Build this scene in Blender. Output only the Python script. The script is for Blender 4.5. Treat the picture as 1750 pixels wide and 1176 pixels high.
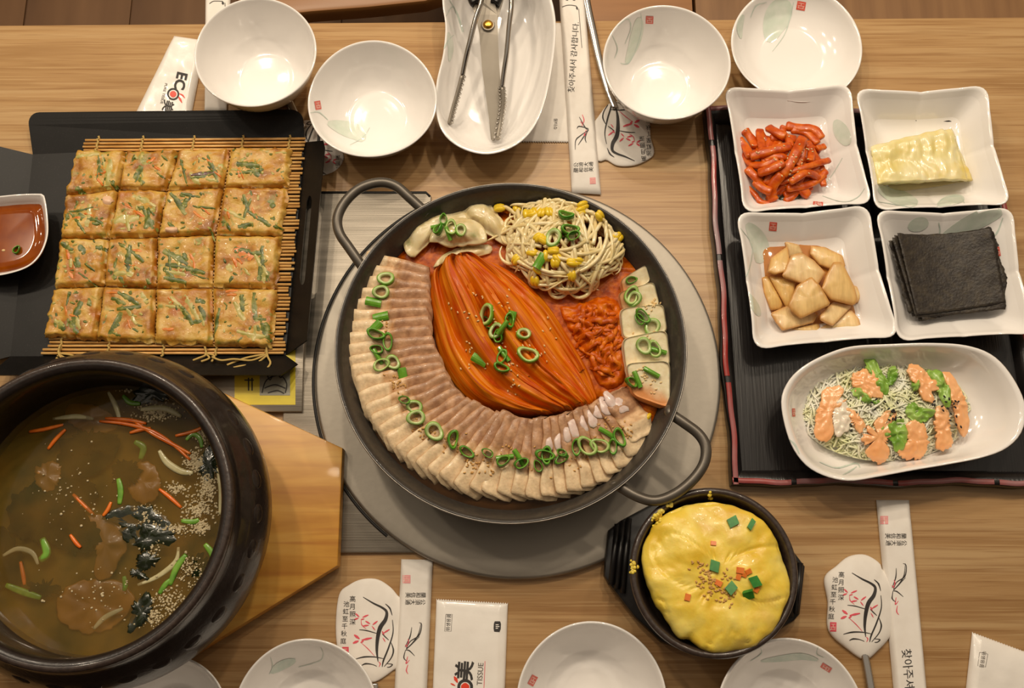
import bpy, bmesh, math, random
from mathutils import Vector, Matrix, Quaternion, noise
from mathutils.bvhtree import BVHTree
from mathutils.geometry import tessellate_polygon

for o in list(bpy.data.objects):
    bpy.data.objects.remove(o, do_unlink=True)
scene = bpy.context.scene
COL = scene.collection
random.seed(7)
PI = math.pi
R = math.radians
U = random.uniform


def srgb(r, g, b):
    return tuple(((c / 255) / 12.92 if c / 255 <= .04045 else ((c / 255 + .055) / 1.055) ** 2.4) for c in (r, g, b))


# ------------------------------------------------------------------ camera
# table top is z = 0; the lens looks down at it from 0.94 m, tipped 15 degrees forward
TILT, FPX, DIST = R(15), 1800.0, .973
CAM = Vector((0, -DIST * math.sin(TILT), DIST * math.cos(TILT)))
cd = bpy.data.cameras.new('camera')
cd.sensor_width = 36
cd.lens = FPX / 1750 * 36
cd.clip_start = .02
cam = bpy.data.objects.new('camera', cd)
COL.objects.link(cam)
cam.location = CAM
cam.rotation_euler = (TILT, 0, 0)
scene.camera = cam

# ------------------------------------------------------------------ light
vs = scene.view_settings
vs.view_transform = 'Standard'
vs.look = 'None'
vs.gamma = 1
vs.use_curve_mapping = False
vs.exposure = -0.12
w = bpy.data.worlds.new('world')
scene.world = w
w.use_nodes = True
bg = w.node_tree.nodes['Background']
bg.inputs[0].default_value = (1.0, .84, .66, 1)
bg.inputs[1].default_value = .43


def downlight(x, y, watt, size=.10, z=1.75, col=(1, .84, .64)):
    d = bpy.data.lights.new('ceiling_downlight', 'AREA')
    d.shape = 'DISK'
    d.size = size
    d.energy = watt
    d.color = col
    o = bpy.data.objects.new('ceiling_downlight', d)
    COL.objects.link(o)
    o.location = (x, y, z)


# the restaurant's ceiling downlights: rows over the far side of the table and the aisle
for x, y, wt in ((-.62, .86, 8.8), (-.10, 1.05, 8.4), (.45, .92, 8.4), (-1.25, .70, 5.6), (1.05, 1.0, 6), (-1.0, 1.3, 5.6), (.15, 1.5, 6), (.34, .45, 1.5), (-.45, .47, 1.5)):
    downlight(x, y, wt)


# ------------------------------------------------------------------ pixel geometry
def ray(px, py):
    a = (px - 875) / FPX
    b = (588 - py) / FPX
    return Vector((a, b * math.cos(TILT) + math.sin(TILT), b * math.sin(TILT) - math.cos(TILT)))


def P(px, py, z=0.0):
    d = ray(px, py)
    return CAM + d * ((z - CAM.z) / d.z)


def S(px, py, z=0.0):
    p = P(px, py, z)
    return FPX / ((p.y - CAM.y) * math.sin(TILT) - (p.z - CAM.z) * math.cos(TILT))


MISS = [False]


def hit(px, py, bv, fz=0.0):
    d = ray(px, py).normalized()
    h = bv.ray_cast(CAM, d)
    if h[0] is None:
        MISS[0] = True
        return P(px, py, fz), Vector((0, 0, 1))
    n = h[1]
    return h[0], (n if n.z > 0 else -n)


def down(x, y, bv, fz=0.0):
    h = bv.ray_cast(Vector((x, y, .6)), Vector((0, 0, -1)))
    return (h[0].z if h[0] is not None else fz)


# ------------------------------------------------------------------ object helpers
GEO, WLOC = {}, {}


def tag(o, label=None, cat=None, group=None, kind=None):
    if label: o['label'] = label
    if cat: o['category'] = cat
    if group: o['group'] = group
    if kind: o['kind'] = kind
    return o


def mk(name, verts, faces, m, parent=None, smooth=True, cols=None, uvs=None, sharp=None):
    V = [Vector(v) for v in verts]
    lo = [min(v[i] for v in V) for i in range(3)]
    hi = [max(v[i] for v in V) for i in range(3)]
    c = Vector(((lo[0] + hi[0]) / 2, (lo[1] + hi[1]) / 2, lo[2]))
    me = bpy.data.meshes.new(name)
    me.from_pydata([v - c for v in V], [], faces)
    me.update()
    if smooth:
        for p in me.polygons: p.use_smooth = True
        if sharp: me.set_sharp_from_angle(angle=R(sharp))
    if cols:
        a = me.color_attributes.new('Col', 'FLOAT_COLOR', 'POINT')
        for i, q in enumerate(cols): a.data[i].color = (q[0], q[1], q[2], 1)
    if uvs:
        ul = me.uv_layers.new(name='UVMap')
        for lp in me.loops: ul.data[lp.index].uv = uvs[lp.vertex_index]
    if m: me.materials.append(m)
    o = bpy.data.objects.new(name, me)
    COL.objects.link(o)
    if parent is not None:
        o.parent = parent
        o.location = c - WLOC[parent.name]
    else:
        o.location = c
    WLOC[o.name] = c
    GEO[o.name] = (V, [tuple(f) for f in faces])
    return o


def empty(name, loc, label, cat, group=None, kind=None):
    o = bpy.data.objects.new(name, None)
    o.empty_display_size = .02
    COL.objects.link(o)
    o.location = loc
    WLOC[o.name] = Vector(loc)
    return tag(o, label, cat, group, kind)


def bvh(*objs):
    vv, ff = [], []
    for o in objs:
        v, f = GEO[o.name]
        k = len(vv)
        vv += v
        ff += [tuple(i + k for i in q) for q in f]
    return BVHTree.FromPolygons(vv, ff)


def catmull(pts, n=8, closed=False):
    pts = [Vector(p) for p in pts]
    out = []
    N = len(pts)
    rng = range(N) if closed else range(N - 1)
    for i in rng:
        if closed:
            a, b, c, d = pts[i - 1], pts[i], pts[(i + 1) % N], pts[(i + 2) % N]
        else:
            a, b, c, d = pts[max(i - 1, 0)], pts[i], pts[i + 1], pts[min(i + 2, N - 1)]
        for k in range(n):
            t = k / n
            out.append(.5 * ((2 * b) + (c - a) * t + (2 * a - 5 * b + 4 * c - d) * t * t + (3 * b - a - 3 * c + d) * t ** 3))
    if not closed: out.append(pts[-1].copy())
    return out


def interp(xs, ys, x):
    if x <= xs[0]: return ys[0]
    for i in range(1, len(xs)):
        if x <= xs[i]:
            t = (x - xs[i - 1]) / max(xs[i] - xs[i - 1], 1e-9)
            return ys[i - 1] * (1 - t) + ys[i] * t
    return ys[-1]


def along(pts, t):
    # point at fraction t of a polyline (by index)
    f = max(0, min(1, t)) * (len(pts) - 1)
    i = min(int(f), len(pts) - 2)
    return pts[i].lerp(pts[i + 1], f - i)


def tube_geo(path, rad, n=8, flat=1.0, cap=True, sq=0):
    path = [Vector(p) for p in path]
    V, Fc = [], []
    up = Vector((0, 0, 1))
    N = len(path)
    for i, p in enumerate(path):
        t = (path[min(i + 1, N - 1)] - path[max(i - 1, 0)])
        if t.length < 1e-9: t = Vector((1, 0, 0))
        t.normalize()
        u = up if abs(t.z) < .95 else Vector((0, 1, 0))
        s = t.cross(u).normalized()
        q = s.cross(t).normalized()
        r = rad[i] if isinstance(rad, (list, tuple)) else rad
        for k in range(n):
            a = 2 * PI * (k + .5) / n
            g = r if not sq else r / (abs(math.cos(a)) ** sq + abs(math.sin(a)) ** sq) ** (1 / sq)
            V.append(p + s * (math.cos(a) * g) + q * (math.sin(a) * g * flat))
    for i in range(N - 1):
        for k in range(n):
            a, b = i * n + k, i * n + (k + 1) % n
            Fc.append((a, b, b + n, a + n))
    if cap:
        Fc.append(tuple(range(n - 1, -1, -1)))
        Fc.append(tuple(range((N - 1) * n, N * n)))
    return V, Fc


class MB:
    def __init__(s): s.v, s.f, s.c = [], [], []

    def add(s, v, f, col=None):
        k = len(s.v)
        s.v += list(v)
        s.f += [tuple(i + k for i in q) for q in f]
        if col is not None: s.c += [col] * len(v)
        return s

    def tube(s, path, rad, n=8, flat=1.0, col=None):
        return s.add(*tube_geo(path, rad, n, flat), col=col)

    def box(s, c, d, rz=0, col=None):
        x, y, z = d[0] / 2, d[1] / 2, d[2] / 2
        m = Matrix.Rotation(rz, 3, 'Z')
        v = [Vector(c) + m @ Vector(q) for q in ((-x, -y, -z), (x, -y, -z), (x, y, -z), (-x, y, -z), (-x, -y, z), (x, -y, z), (x, y, z), (-x, y, z))]
        return s.add(v, [(3, 2, 1, 0), (4, 5, 6, 7), (0, 1, 5, 4), (1, 2, 6, 5), (2, 3, 7, 6), (3, 0, 4, 7)], col)

    def ball(s, c, r, n=8, m=5, rot=None, col=None):
        v, f = [], []
        rx, ry, rz = (r, r, r) if not isinstance(r, (tuple, list)) else r
        q = rot or Matrix.Identity(3)
        for i in range(m + 1):
            th = PI * i / m
            for k in range(n):
                a = 2 * PI * k / n
                v.append(Vector(c) + q @ Vector((rx * math.sin(th) * math.cos(a), ry * math.sin(th) * math.sin(a), -rz * math.cos(th))))
        for i in range(m):
            for k in range(n):
                a, b = i * n + k, i * n + (k + 1) % n
                f.append((a, b, b + n, a + n))
        return s.add(v, f, col)

    def build(s, name, m, parent=None, smooth=True, sharp=None):
        return mk(name, s.v, s.f, m, parent, smooth, cols=s.c if s.c else None, sharp=sharp)


def polar_geo(c, Rf, prof, n=64, zmod=None, disp=None):
    # rings of a radius function: prof is a list of (fraction of the outline, z)
    V, Fc, idx = [], [], []
    for s, z in prof:
        if s < 1e-6:
            idx.append([len(V)])
            V.append(Vector((c[0], c[1], z)))
        else:
            row = []
            for k in range(n):
                a = 2 * PI * k / n
                r = Rf(a) * s
                zz = z + (zmod(a, s) if zmod else 0)
                row.append(len(V))
                V.append(Vector((c[0] + r * math.cos(a), c[1] + r * math.sin(a), zz)))
            idx.append(row)
    for i in range(len(idx) - 1):
        a, b = idx[i], idx[i + 1]
        for k in range(n):
            k2 = (k + 1) % n
            if len(a) == 1 and len(b) == 1: continue
            if len(a) == 1: Fc.append((a[0], b[k2], b[k]))
            elif len(b) == 1: Fc.append((a[k], a[k2], b[0]))
            else: Fc.append((a[k], a[k2], b[k2], b[k]))
    if disp: V = [disp(v) for v in V]
    return V, Fc


def ofaces(f):
    return [tuple(reversed(q)) for q in f]


def outline(pts, z=None, smooth=8, centre=None):
    # traced outline (pixels at height z, or world points) -> centre, radius function
    W = [P(p[0], p[1], z) if z is not None else Vector((p[0], p[1], 0)) for p in pts]
    W = [Vector((q.x, q.y, 0)) for q in W]
    W = catmull(W, smooth, True) if smooth else [a.lerp(b, k / 8) for a, b in zip(W, W[1:] + W[:1]) for k in range(8)]
    if centre is None:
        ar = cx = cy = 0
        for a, b in zip(W, W[1:] + W[:1]):
            k = a.x * b.y - b.x * a.y
            ar += k
            cx += (a.x + b.x) * k
            cy += (a.y + b.y) * k
        c = Vector((cx / (3 * ar), cy / (3 * ar), 0))
    else:
        c = Vector((centre[0], centre[1], 0))
    pr = sorted((math.atan2(p.y - c.y, p.x - c.x) % (2 * PI), (p - c).length) for p in W)
    A = [p[0] for p in pr]
    L = [p[1] for p in pr]
    A = [A[-1] - 2 * PI] + A + [A[0] + 2 * PI]
    L = [L[-1]] + L + [L[0]]

    def Rf(a):
        return interp(A, L, a % (2 * PI))
    return c, Rf


def lathe(name, c, prof, m, parent=None, n=96, wob=None, sharp=None, close=False):
    Rf = (lambda a: 1.0) if wob is None else wob
    pr = list(prof) + ([prof[0]] if close else [])
    v, f = polar_geo(c, Rf, pr, n)
    return mk(name, v, ofaces(f) if False else f, m, parent, sharp=sharp)


def blob_geo(pts, z, h, smooth=6, n=40, rings=7, p=.6, amp=0, freq=120, on=None, centre=None, low=.0015, seed=0, edge=0):
    c, Rf = outline(pts, z, smooth, centre)
    prof = [(0, -low), (.6, -low), (.97, -low), (1.0, low * .3)]
    for i in range(1, rings + 1):
        th = PI / 2 * i / rings
        s = math.cos(th) if i < rings else 0
        prof.append((s, h * math.sin(th) ** p))
    if edge:
        R0 = Rf
        Rf = lambda a: R0(a) + edge * noise.noise(Vector((math.cos(a) * 4 + seed, math.sin(a) * 4, seed))) + edge * .6 * noise.noise(Vector((math.cos(a) * 11, math.sin(a) * 11 + seed, seed)))
    V, Fc = polar_geo(c, Rf, prof, n)
    out = []
    for v in V:
        b = down(v.x, v.y, on, z) if on else z
        k = max(0, v.z / max(h, 1e-6))
        d = noise.noise(Vector((v.x * freq + seed, v.y * freq - seed, seed * 1.7))) * amp * k if amp else 0
        out.append(Vector((v.x, v.y, b + v.z + d)))
    return out, Fc


def blob(name, pts, z, h, m, parent=None, **k):
    v, f = blob_geo(pts, z, h, **k)
    return mk(name, v, f, m, parent)


def prism(name, pts, z0, z1, m, parent=None, bev=.0, smooth=0, world=False, sharp=40):
    W = [Vector((p[0], p[1], 0)) if world else P(p[0], p[1], z1) for p in pts]
    if smooth: W = catmull(W, smooth, True)
    ar = sum(a.x * b.y - b.x * a.y for a, b in zip(W, W[1:] + W[:1]))
    if ar < 0: W.reverse()
    N = len(W)
    c = sum(W, Vector()) / N
    rows = [(0, z0), (0, z1 - bev), (bev * .3, z1 - bev * .3), (bev, z1)] if bev else [(0, z0), (0, z1)]
    V, Fc = [], []
    for ins, z in rows:
        for i, p in enumerate(W):
            a, b = W[i - 1], W[(i + 1) % N]
            e1, e2 = (p - a).normalized(), (b - p).normalized()
            nn = Vector((-(e1.y + e2.y), e1.x + e2.x, 0))
            if nn.length > 1e-6: nn.normalize()
            q = p + nn * ins
            V.append(Vector((q.x, q.y, z)))
    for r in range(len(rows) - 1):
        for i in range(N):
            j = (i + 1) % N
            Fc.append((r * N + i, r * N + j, r * N + N + j, r * N + N + i))
    top = [V[(len(rows) - 1) * N + i] for i in range(N)]
    tris = tessellate_polygon([top])
    k = (len(rows) - 1) * N
    for t in tris:
        a, b, d = (V[k + i] for i in t)
        up = (b - a).cross(d - a).z > 0
        Fc.append(tuple(k + i for i in (t if up else t[::-1])))
        Fc.append(tuple(i for i in (t[::-1] if up else t)))
    return mk(name, V, Fc, m, parent, smooth=bool(bev) or bool(smooth), sharp=sharp)


def px_ribbon(name, path, wid, bv, m, parent, off=.0003, fz=0.0, n=6, across=3, smooth=True):
    # flat print that follows a surface: path and width in pixels, dropped onto the surface it is printed on
    pts = catmull([(p[0], p[1], 0) for p in path], n) if smooth else [Vector((p[0], p[1], 0)) for p in path]
    N = len(pts)
    V, Fc, bad = [], [], set()
    for i, p in enumerate(pts):
        t = pts[min(i + 1, N - 1)] - pts[max(i - 1, 0)]
        t.normalize()
        s = Vector((-t.y, t.x, 0))
        f = i / (N - 1)
        wd = interp([k / (len(wid) - 1) for k in range(len(wid))], wid, f) if isinstance(wid, (list, tuple)) else wid
        for k in range(across + 1):
            q = p + s * wd * (k / across - .5)
            MISS[0] = False
            h, nn = hit(q.x, q.y, bv, fz)
            if MISS[0]: bad.add(len(V))
            V.append(h + nn * off)
    a1 = across + 1
    for i in range(N - 1):
        for k in range(across):
            a = i * a1 + k
            q = (a, a + 1, a + 1 + a1, a + a1)
            if not bad.intersection(q): Fc.append(q)
    if not Fc: return None
    used = sorted({i for q in Fc for i in q})
    ix = {k: i for i, k in enumerate(used)}
    return mk(name, [V[k] for k in used], [tuple(ix[i] for i in q) for q in Fc], m, parent)


def px_text(name, body, px, py, size, ang, bv, m, parent, off=.0004, fz=0.0, sx=1.0, bold=0.0, mirror=False):
    # lettering: size in pixels, ang is the reading direction in the picture (degrees, clockwise)
    cu = bpy.data.curves.new('lettering', 'FONT')
    cu.body = body
    cu.size = 1
    cu.align_x = 'CENTER'
    cu.align_y = 'CENTER'
    cu.offset = bold
    cu.resolution_u = 3
    ob = bpy.data.objects.new('lettering', cu)
    COL.objects.link(ob)
    dg = bpy.context.evaluated_depsgraph_get()
    me = bpy.data.meshes.new_from_object(ob.evaluated_get(dg))
    a = R(ang)
    V, bad = [], set()
    for v in me.vertices:
        x, y = v.co.x * size * sx * (-1 if mirror else 1), -v.co.y * size
        X, Y = px + x * math.cos(a) - y * math.sin(a), py + x * math.sin(a) + y * math.cos(a)
        MISS[0] = False
        h, nn = hit(X, Y, bv, fz)
        if MISS[0]: bad.add(len(V))
        V.append(h + nn * off)
    F_ = [tuple(p.vertices) for p in me.polygons]
    bpy.data.objects.remove(ob)
    bpy.data.curves.remove(cu)
    bpy.data.meshes.remove(me)
    F_ = [q for q in F_ if not bad.intersection(q)]
    if not F_: return None
    used = sorted({i for q in F_ for i in q})
    ix = {k: i for i, k in enumerate(used)}
    return mk(name, [V[k] for k in used], [tuple(ix[i] for i in q) for q in F_], m, parent, smooth=False)


# ------------------------------------------------------------------ materials
MATS = {}


def mat(name, cols, scale=30, stretch=(1, 1, 1), detail=4, rough=.5, metal=0, bump=0, bscale=None, bstretch=None, coat=0,
        sss=0, sr=(1, .5, .25), alpha=1, spec=.5, coord='Object', vcol=False, rand=False, dist=0, pos=None, trans=0, second=None, rvar=0, bdist=.001):
    m = bpy.data.materials.new(name)
    m.use_nodes = True
    nt = m.node_tree
    b = nt.nodes['Principled BSDF']
    N, L = nt.nodes.new, nt.links.new
    tc = N('ShaderNodeTexCoord')
    src = tc.outputs[coord]
    if rand:
        oi = N('ShaderNodeObjectInfo')
        mu = N('ShaderNodeMath'); mu.operation = 'MULTIPLY'; mu.inputs[1].default_value = 37.0
        L(oi.outputs['Random'], mu.inputs[0])
        va = N('ShaderNodeVectorMath'); va.operation = 'ADD'
        L(src, va.inputs[0]); L(mu.outputs[0], va.inputs[1])
        src = va.outputs[0]

    def nz(sc, st, de, di=0):
        mp = N('ShaderNodeMapping'); mp.inputs['Scale'].default_value = st
        L(src, mp.inputs['Vector'])
        t = N('ShaderNodeTexNoise')
        t.inputs['Scale'].default_value = sc
        t.inputs['Detail'].default_value = de
        t.inputs['Distortion'].default_value = di
        L(mp.outputs[0], t.inputs['Vector'])
        return t
    cols = [srgb(*c) for c in cols]
    t = nz(scale, stretch, detail, dist)
    if len(cols) == 1 and not vcol:
        b.inputs['Base Color'].default_value = (*cols[0], 1)
    else:
        cr = N('ShaderNodeValToRGB')
        e = cr.color_ramp.elements
        ps = pos or [.32 + .36 * i / max(1, len(cols) - 1) for i in range(len(cols))]
        while len(e) < len(cols): e.new(.5)
        while len(e) > len(cols): e.remove(e[-1])
        for i, c in enumerate(cols):
            e[i].position = ps[i]
        for i, c in enumerate(cols):
            e[i].color = (*c, 1)
        L(t.outputs['Fac'], cr.inputs['Fac'])
        out = cr.outputs['Color']
        if second:
            # second = (colour, scale, stretch, lo, hi): flecks of another colour over the first
            for sc_ in (second if isinstance(second, list) else [second]):
                t2 = nz(sc_[1], sc_[2], 3, sc_[5] if len(sc_) > 5 else 0)
                mr = N('ShaderNodeMapRange')
                mr.inputs['From Min'].default_value = sc_[3]
                mr.inputs['From Max'].default_value = sc_[4]
                L(t2.outputs['Fac'], mr.inputs['Value'])
                mx = N('ShaderNodeMix'); mx.data_type = 'RGBA'
                L(mr.outputs[0], mx.inputs['Factor']); L(out, mx.inputs['A'])
                mx.inputs['B'].default_value = (*srgb(*sc_[0]), 1)
                out = mx.outputs['Result']
        if vcol:
            at = N('ShaderNodeAttribute'); at.attribute_name = 'Col'
            mx = N('ShaderNodeMix'); mx.data_type = 'RGBA'; mx.blend_type = 'MULTIPLY'
            mx.inputs['Factor'].default_value = 1
            L(at.outputs['Color'], mx.inputs['A']); L(out, mx.inputs['B'])
            out = mx.outputs['Result']
        L(out, b.inputs['Base Color'])
    b.inputs['Roughness'].default_value = rough
    b.inputs['Metallic'].default_value = metal
    b.inputs['Specular IOR Level'].default_value = spec
    b.inputs['Coat Weight'].default_value = coat
    b.inputs['Coat Roughness'].default_value = .06
    b.inputs['Alpha'].default_value = alpha
    b.inputs['Transmission Weight'].default_value = trans
    if sss:
        b.inputs['Subsurface Weight'].default_value = sss
        b.inputs['Subsurface Radius'].default_value = sr
        b.inputs['Subsurface Scale'].default_value = .004
    if bump:
        tb = nz(bscale, bstretch or stretch, 4, 0) if bscale else t
        bp = N('ShaderNodeBump'); bp.inputs['Strength'].default_value = bump; bp.inputs['Distance'].default_value = bdist
        L(tb.outputs['Fac'], bp.inputs['Height']); L(bp.outputs[0], b.inputs['Normal'])
    if rvar:
        mr = N('ShaderNodeMapRange')
        mr.inputs['To Min'].default_value = rough - rvar; mr.inputs['To Max'].default_value = rough + rvar
        L(t.outputs['Fac'], mr.inputs['Value']); L(mr.outputs[0], b.inputs['Roughness'])
    MATS[name] = m
    return m


W3 = (255, 255, 255)
m_table = mat('oak_laminate', [(158, 120, 76), (180, 143, 97), (192, 159, 114)], 1.0, (2.2, 44, 60), 7, rough=.36, dist=.9,
              second=[((152, 113, 70), 1.0, (6, 260, 60), .50, .74), ((194, 160, 114), 1.0, (10, 700, 60), .55, .75), ((142, 102, 62), 1.0, (16, 900, 60), .58, .80)], bump=.06, bscale=1, bstretch=(8, 500, 60))
m_floor = mat('brown_floor', [(84, 56, 32), (104, 72, 42), (120, 86, 54)], 3, (3, .5, 1), 5, rough=.5)
m_seat = mat('seat_wood', [(138, 92, 46), (160, 110, 60)], 4, (1, 14, 1), 4, rough=.35)
m_bench = mat('bench_wood', [(122, 86, 50), (142, 104, 64)], 4, (14, 1, 1), 4, rough=.4)
m_blackmetal = mat('black_leg_metal', [(22, 20, 19)], rough=.45)
m_ceramic = mat('white_glaze', [(240, 236, 232), (246, 243, 240)], 9, rough=.11, coat=.5, bump=.12, bscale=26, bdist=.002)
m_seal = mat('red_seal_print', [(214, 74, 58), (232, 120, 104)], 700, rough=.3)
m_sealcut = mat('seal_cut_mark', [(240, 190, 176)], rough=.3)
m_leafp = mat('pale_green_print', [(208, 220, 206), (222, 228, 218)], 120, rough=.16, coat=.5)
m_strokep = mat('grey_green_stroke', [(190, 208, 198), (212, 222, 212)], 150, rough=.16, coat=.5)
m_steel = mat('brushed_steel', [(136, 129, 118), (160, 152, 140)], 3, (2, 60, 2), 5, rough=.46, metal=1, bump=.12, bscale=3, bstretch=(3, 300, 3), rvar=.05)
m_steelring = mat('scuffed_steel_ring', [(154, 147, 136), (174, 167, 156)], 8, (1, 1, 1), 6, rough=.56, metal=1, bump=.10, bscale=160, rvar=.08)
m_chrome = mat('polished_steel', [(196, 192, 186)], rough=.16, metal=1)
m_chromed = mat('blade_steel', [(158, 150, 138), (168, 160, 148)], 40, rough=.48, metal=.7)
m_brass = mat('brass_rivet', [(206, 158, 70)], rough=.3, metal=1)
m_darkgap = mat('black_rubber', [(24, 22, 20)], rough=.6)
m_pan = mat('dark_pan_coating', [(48, 44, 40), (58, 53, 48)], 400, rough=.42, coat=.12, bump=.05)
m_panrim = mat('worn_rim_metal', [(120, 114, 106), (160, 154, 146)], 90, rough=.35, metal=.8)
m_handle = mat('grey_handle_metal', [(92, 86, 78), (104, 98, 90)], 60, rough=.38, metal=.55)
m_blacktray = mat('matte_black_tray', [(17, 16, 15), (23, 21, 20)], 40, rough=.4, spec=.22, second=((62, 60, 56), 900, (1, 1, 1), .62, .9))
m_stone = mat('black_stoneware', [(30, 24, 22), (40, 32, 29)], 180, rough=.3, coat=.35, bump=.2, bscale=420)
m_stonerim = mat('stoneware_rim', [(48, 38, 34), (66, 54, 48)], 300, rough=.3, coat=.3, bump=.25)
m_board = mat('varnished_pine', [(184, 124, 42), (206, 150, 62), (216, 166, 80)], 1.2, (5, 44, 10), 4, rough=.36, coat=.12, dist=.7, second=((176, 108, 40), 1.0, (7, 190, 10), .55, .85))
m_bamboo = mat('bamboo', [(200, 146, 78), (224, 172, 100), (238, 194, 124)], 60, (1, 6, 6), rough=.45, rand=True)
m_thread = mat('straw_thread', [(190, 160, 92)], rough=.8)
m_soy = mat('soy_dip', [(122, 52, 2), (142, 70, 8)], 60, rough=.06, coat=.1, spec=.3)
m_paper = mat('white_paper', [(232, 226, 218), (238, 233, 226)], 90, rough=.7, bump=.05)
m_film = mat('white_film_wrapper', [(236, 231, 224), (242, 238, 232)], 30, rough=.28, coat=.2, bump=.22, bscale=70, bdist=.002)
m_ink = mat('black_ink', [(48, 44, 42)], rough=.6)
m_inkgrey = mat('grey_ink', [(108, 102, 96)], rough=.6)
m_inkred = mat('pink_ink', [(226, 84, 100)], rough=.6)
m_inkpale = mat('pale_pink_ink', [(236, 160, 160)], rough=.6)
m_orangered = mat('logo_red', [(226, 62, 34)], rough=.4)
m_yellow = mat('yellow_sticker', [(206, 186, 30), (220, 200, 40)], 40, rough=.4)
m_stickgrey = mat('sticker_drawing_grey', [(150, 148, 132)], rough=.5)
m_lacquer = mat('black_lacquer', [(20, 18, 19), (30, 27, 27)], 2, (110, 6, 1), 5, rough=.28, coat=.2, bump=.25, bscale=2, bstretch=(260, 9, 1))
m_redrim = mat('red_lacquer_rim', [(158, 48, 42), (158, 92, 92), (146, 116, 120)], 16, rough=.3, coat=.3, pos=[.35, .5, .65], rand=True)
m_plastic = mat('black_plastic', [(24, 22, 22)], rough=.35, bump=.05, bscale=300)


# ================================================================== setting
FZ = -.74
v = [(-3, -.6, FZ), (3, -.6, FZ), (3, 3.2, FZ), (-3, 3.2, FZ)]
floor = tag(mk('floor', [Vector(q) for q in v] + [Vector((q[0], q[1], FZ - .05)) for q in v],
               [(0, 1, 2, 3), (7, 6, 5, 4), (0, 4, 5, 1), (1, 5, 6, 2), (2, 6, 7, 3), (3, 7, 4, 0)], m_floor, smooth=False), kind='structure')
m_shadewall = mat('dark_shade_wall', [(44, 30, 20), (56, 40, 27)], 3, (1, 1, 8), rough=.6)  # near wall is added unseen and dark, to shade the table's near edge
m_wall = mat('cream_wall', [(206, 192, 170), (214, 200, 178)], 3, rough=.8)
for nm, c_, d_ in (('wall_far', (0, 3.22, .55), (6.1, .05, 2.6)), ('wall_near_shade', (0, -.60, .65), (6.1, .05, 2.8)), ('wall_left', (-3.02, 1.3, .55), (.05, 3.8, 2.6)), ('wall_right', (3.02, 1.3, .55), (.05, 3.8, 2.6))):
    tag(MB().box(c_, d_).build(nm, m_shadewall if nm == 'wall_near_shade' else m_wall, smooth=False), kind='structure')
# floor boards where the floor shows beyond the table
for i in range(9):
    x = -1.35 + i * .19
    b = MB().box((x, 1.15, FZ + .002), (.186, 1.5, .004))
    b.build('floor_board', m_floor, floor, smooth=False)

table = empty('dining_table', (0, -.03, FZ), 'light oak laminate restaurant table under all the dishes', 'table')
A, B = P(0, 43), P(1750, 29)
far = lambda x: A.y + (B.y - A.y) * (x - A.x) / (B.x - A.x)
tp = [(-.66, -.41), (.66, -.41), (.66, far(.66)), (-.66, far(-.66))]
ttop = prism('table_top', tp, -.032, 0, m_table, table, bev=.002, world=True)
for sx in (-.56, .56):
    for sy in (-.34, .26):
        MB().box((sx, sy, FZ / 2 - .016), (.05, .05, -FZ - .032)).build('leg', m_blackmetal, table, smooth=False)

# chair and bench on the far side of the table
ch = empty('dining_chair', (*P(660, -30, -.29).xy, FZ), 'wooden chair with rounded tan seat and black legs beyond the table edge', 'chair')
c0 = P(655, 18, -.29)
so = []
for k in range(40):
    a = 2 * PI * k / 40
    cx, cy = math.cos(a), math.sin(a)
    so.append((c0.x + .19 * math.copysign(abs(cx) ** .5, cx) - .02, c0.y + .205 + .2 * math.copysign(abs(cy) ** .5, cy) + .05 * cx))
prism('seat', so, -.315, -.29, m_seat, ch, bev=.006, world=True)
for sx in (-.15, .13):
    for sy in (.06, .35):
        MB().tube([(c0.x + sx, c0.y + sy, -.315), (c0.x + sx * 1.15, c0.y + sy, FZ + .004)], .014, 10).build('leg', m_blackmetal, ch)
MB().tube([(c0.x - .19, c0.y + .40, -.30), (c0.x - .19, c0.y + .44, .1), (c0.x + .15, c0.y + .44, .1), (c0.x + .15, c0.y + .40, -.30)], .012, 10).build('back_frame', m_blackmetal, ch)

bn = empty('bench', (.45, .72, FZ), 'long brown wooden bench with two seat boards beyond the table edge', 'bench')
e1, e2 = P(1185, 0, -.29), P(1165, 32, -.29)
MB().box(((.07 + e1.x) / 2, .74, -.305), (e1.x - .07 - .004, .5, .03)).build('seat_board', m_seat, bn, smooth=False)
MB().box((e1.x + .33, .74, -.305), (.655, .5, .03)).build('seat_board', m_bench, bn, smooth=False)
for x in (.12, .85):
    MB().box((x, .72, (FZ - .32) / 2), (.05, .42, -FZ - .32)).build('leg', m_blackmetal, bn, smooth=False)

# ================================================================== built-in gas burner
PC = Vector((-.001, -.0222, 0))       # pan axis
RC = Vector((.0053, -.0285, 0))       # ring axis
burner = empty('table_burner', (-.02, -.03, 0), 'stainless steel gas burner set into the table under the big pan', 'burner')
pn = [P(q[0], q[1], .004) for q in ((505, 328), (730, 328), (737, 335), (730, 938), (722, 945), (470, 945))]
panel = prism('steel_panel', [(q.x, q.y) for q in pn], 0, .004, m_steel, burner, bev=.0012, world=True)
mb = MB()
mb.tube([P(518, 329, .004), P(728, 329, .004), P(735, 336, .004)], .0012, 6)
mb.build('panel_edge_seal', m_darkgap, burner)
ring = lathe('drip_ring', RC, [(.120, .004), (.1832, .004), (.1845, .006), (.1838, .0080), (.1815, .0086), (.174, .0082), (.150, .0074), (.136, .0068), (.120, .006)], m_steelring, burner, n=128, close=True)
V, Fc = [], []
for k in range(61):
    a = R(116 + 116 * k / 60)
    for r_, z_ in ((.1852, .0041), (.1852, .0046), (.1878, .0046), (.1878, .0041)): V.append(RC + Vector((r_ * math.cos(a), r_ * math.sin(a), z_)))
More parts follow.
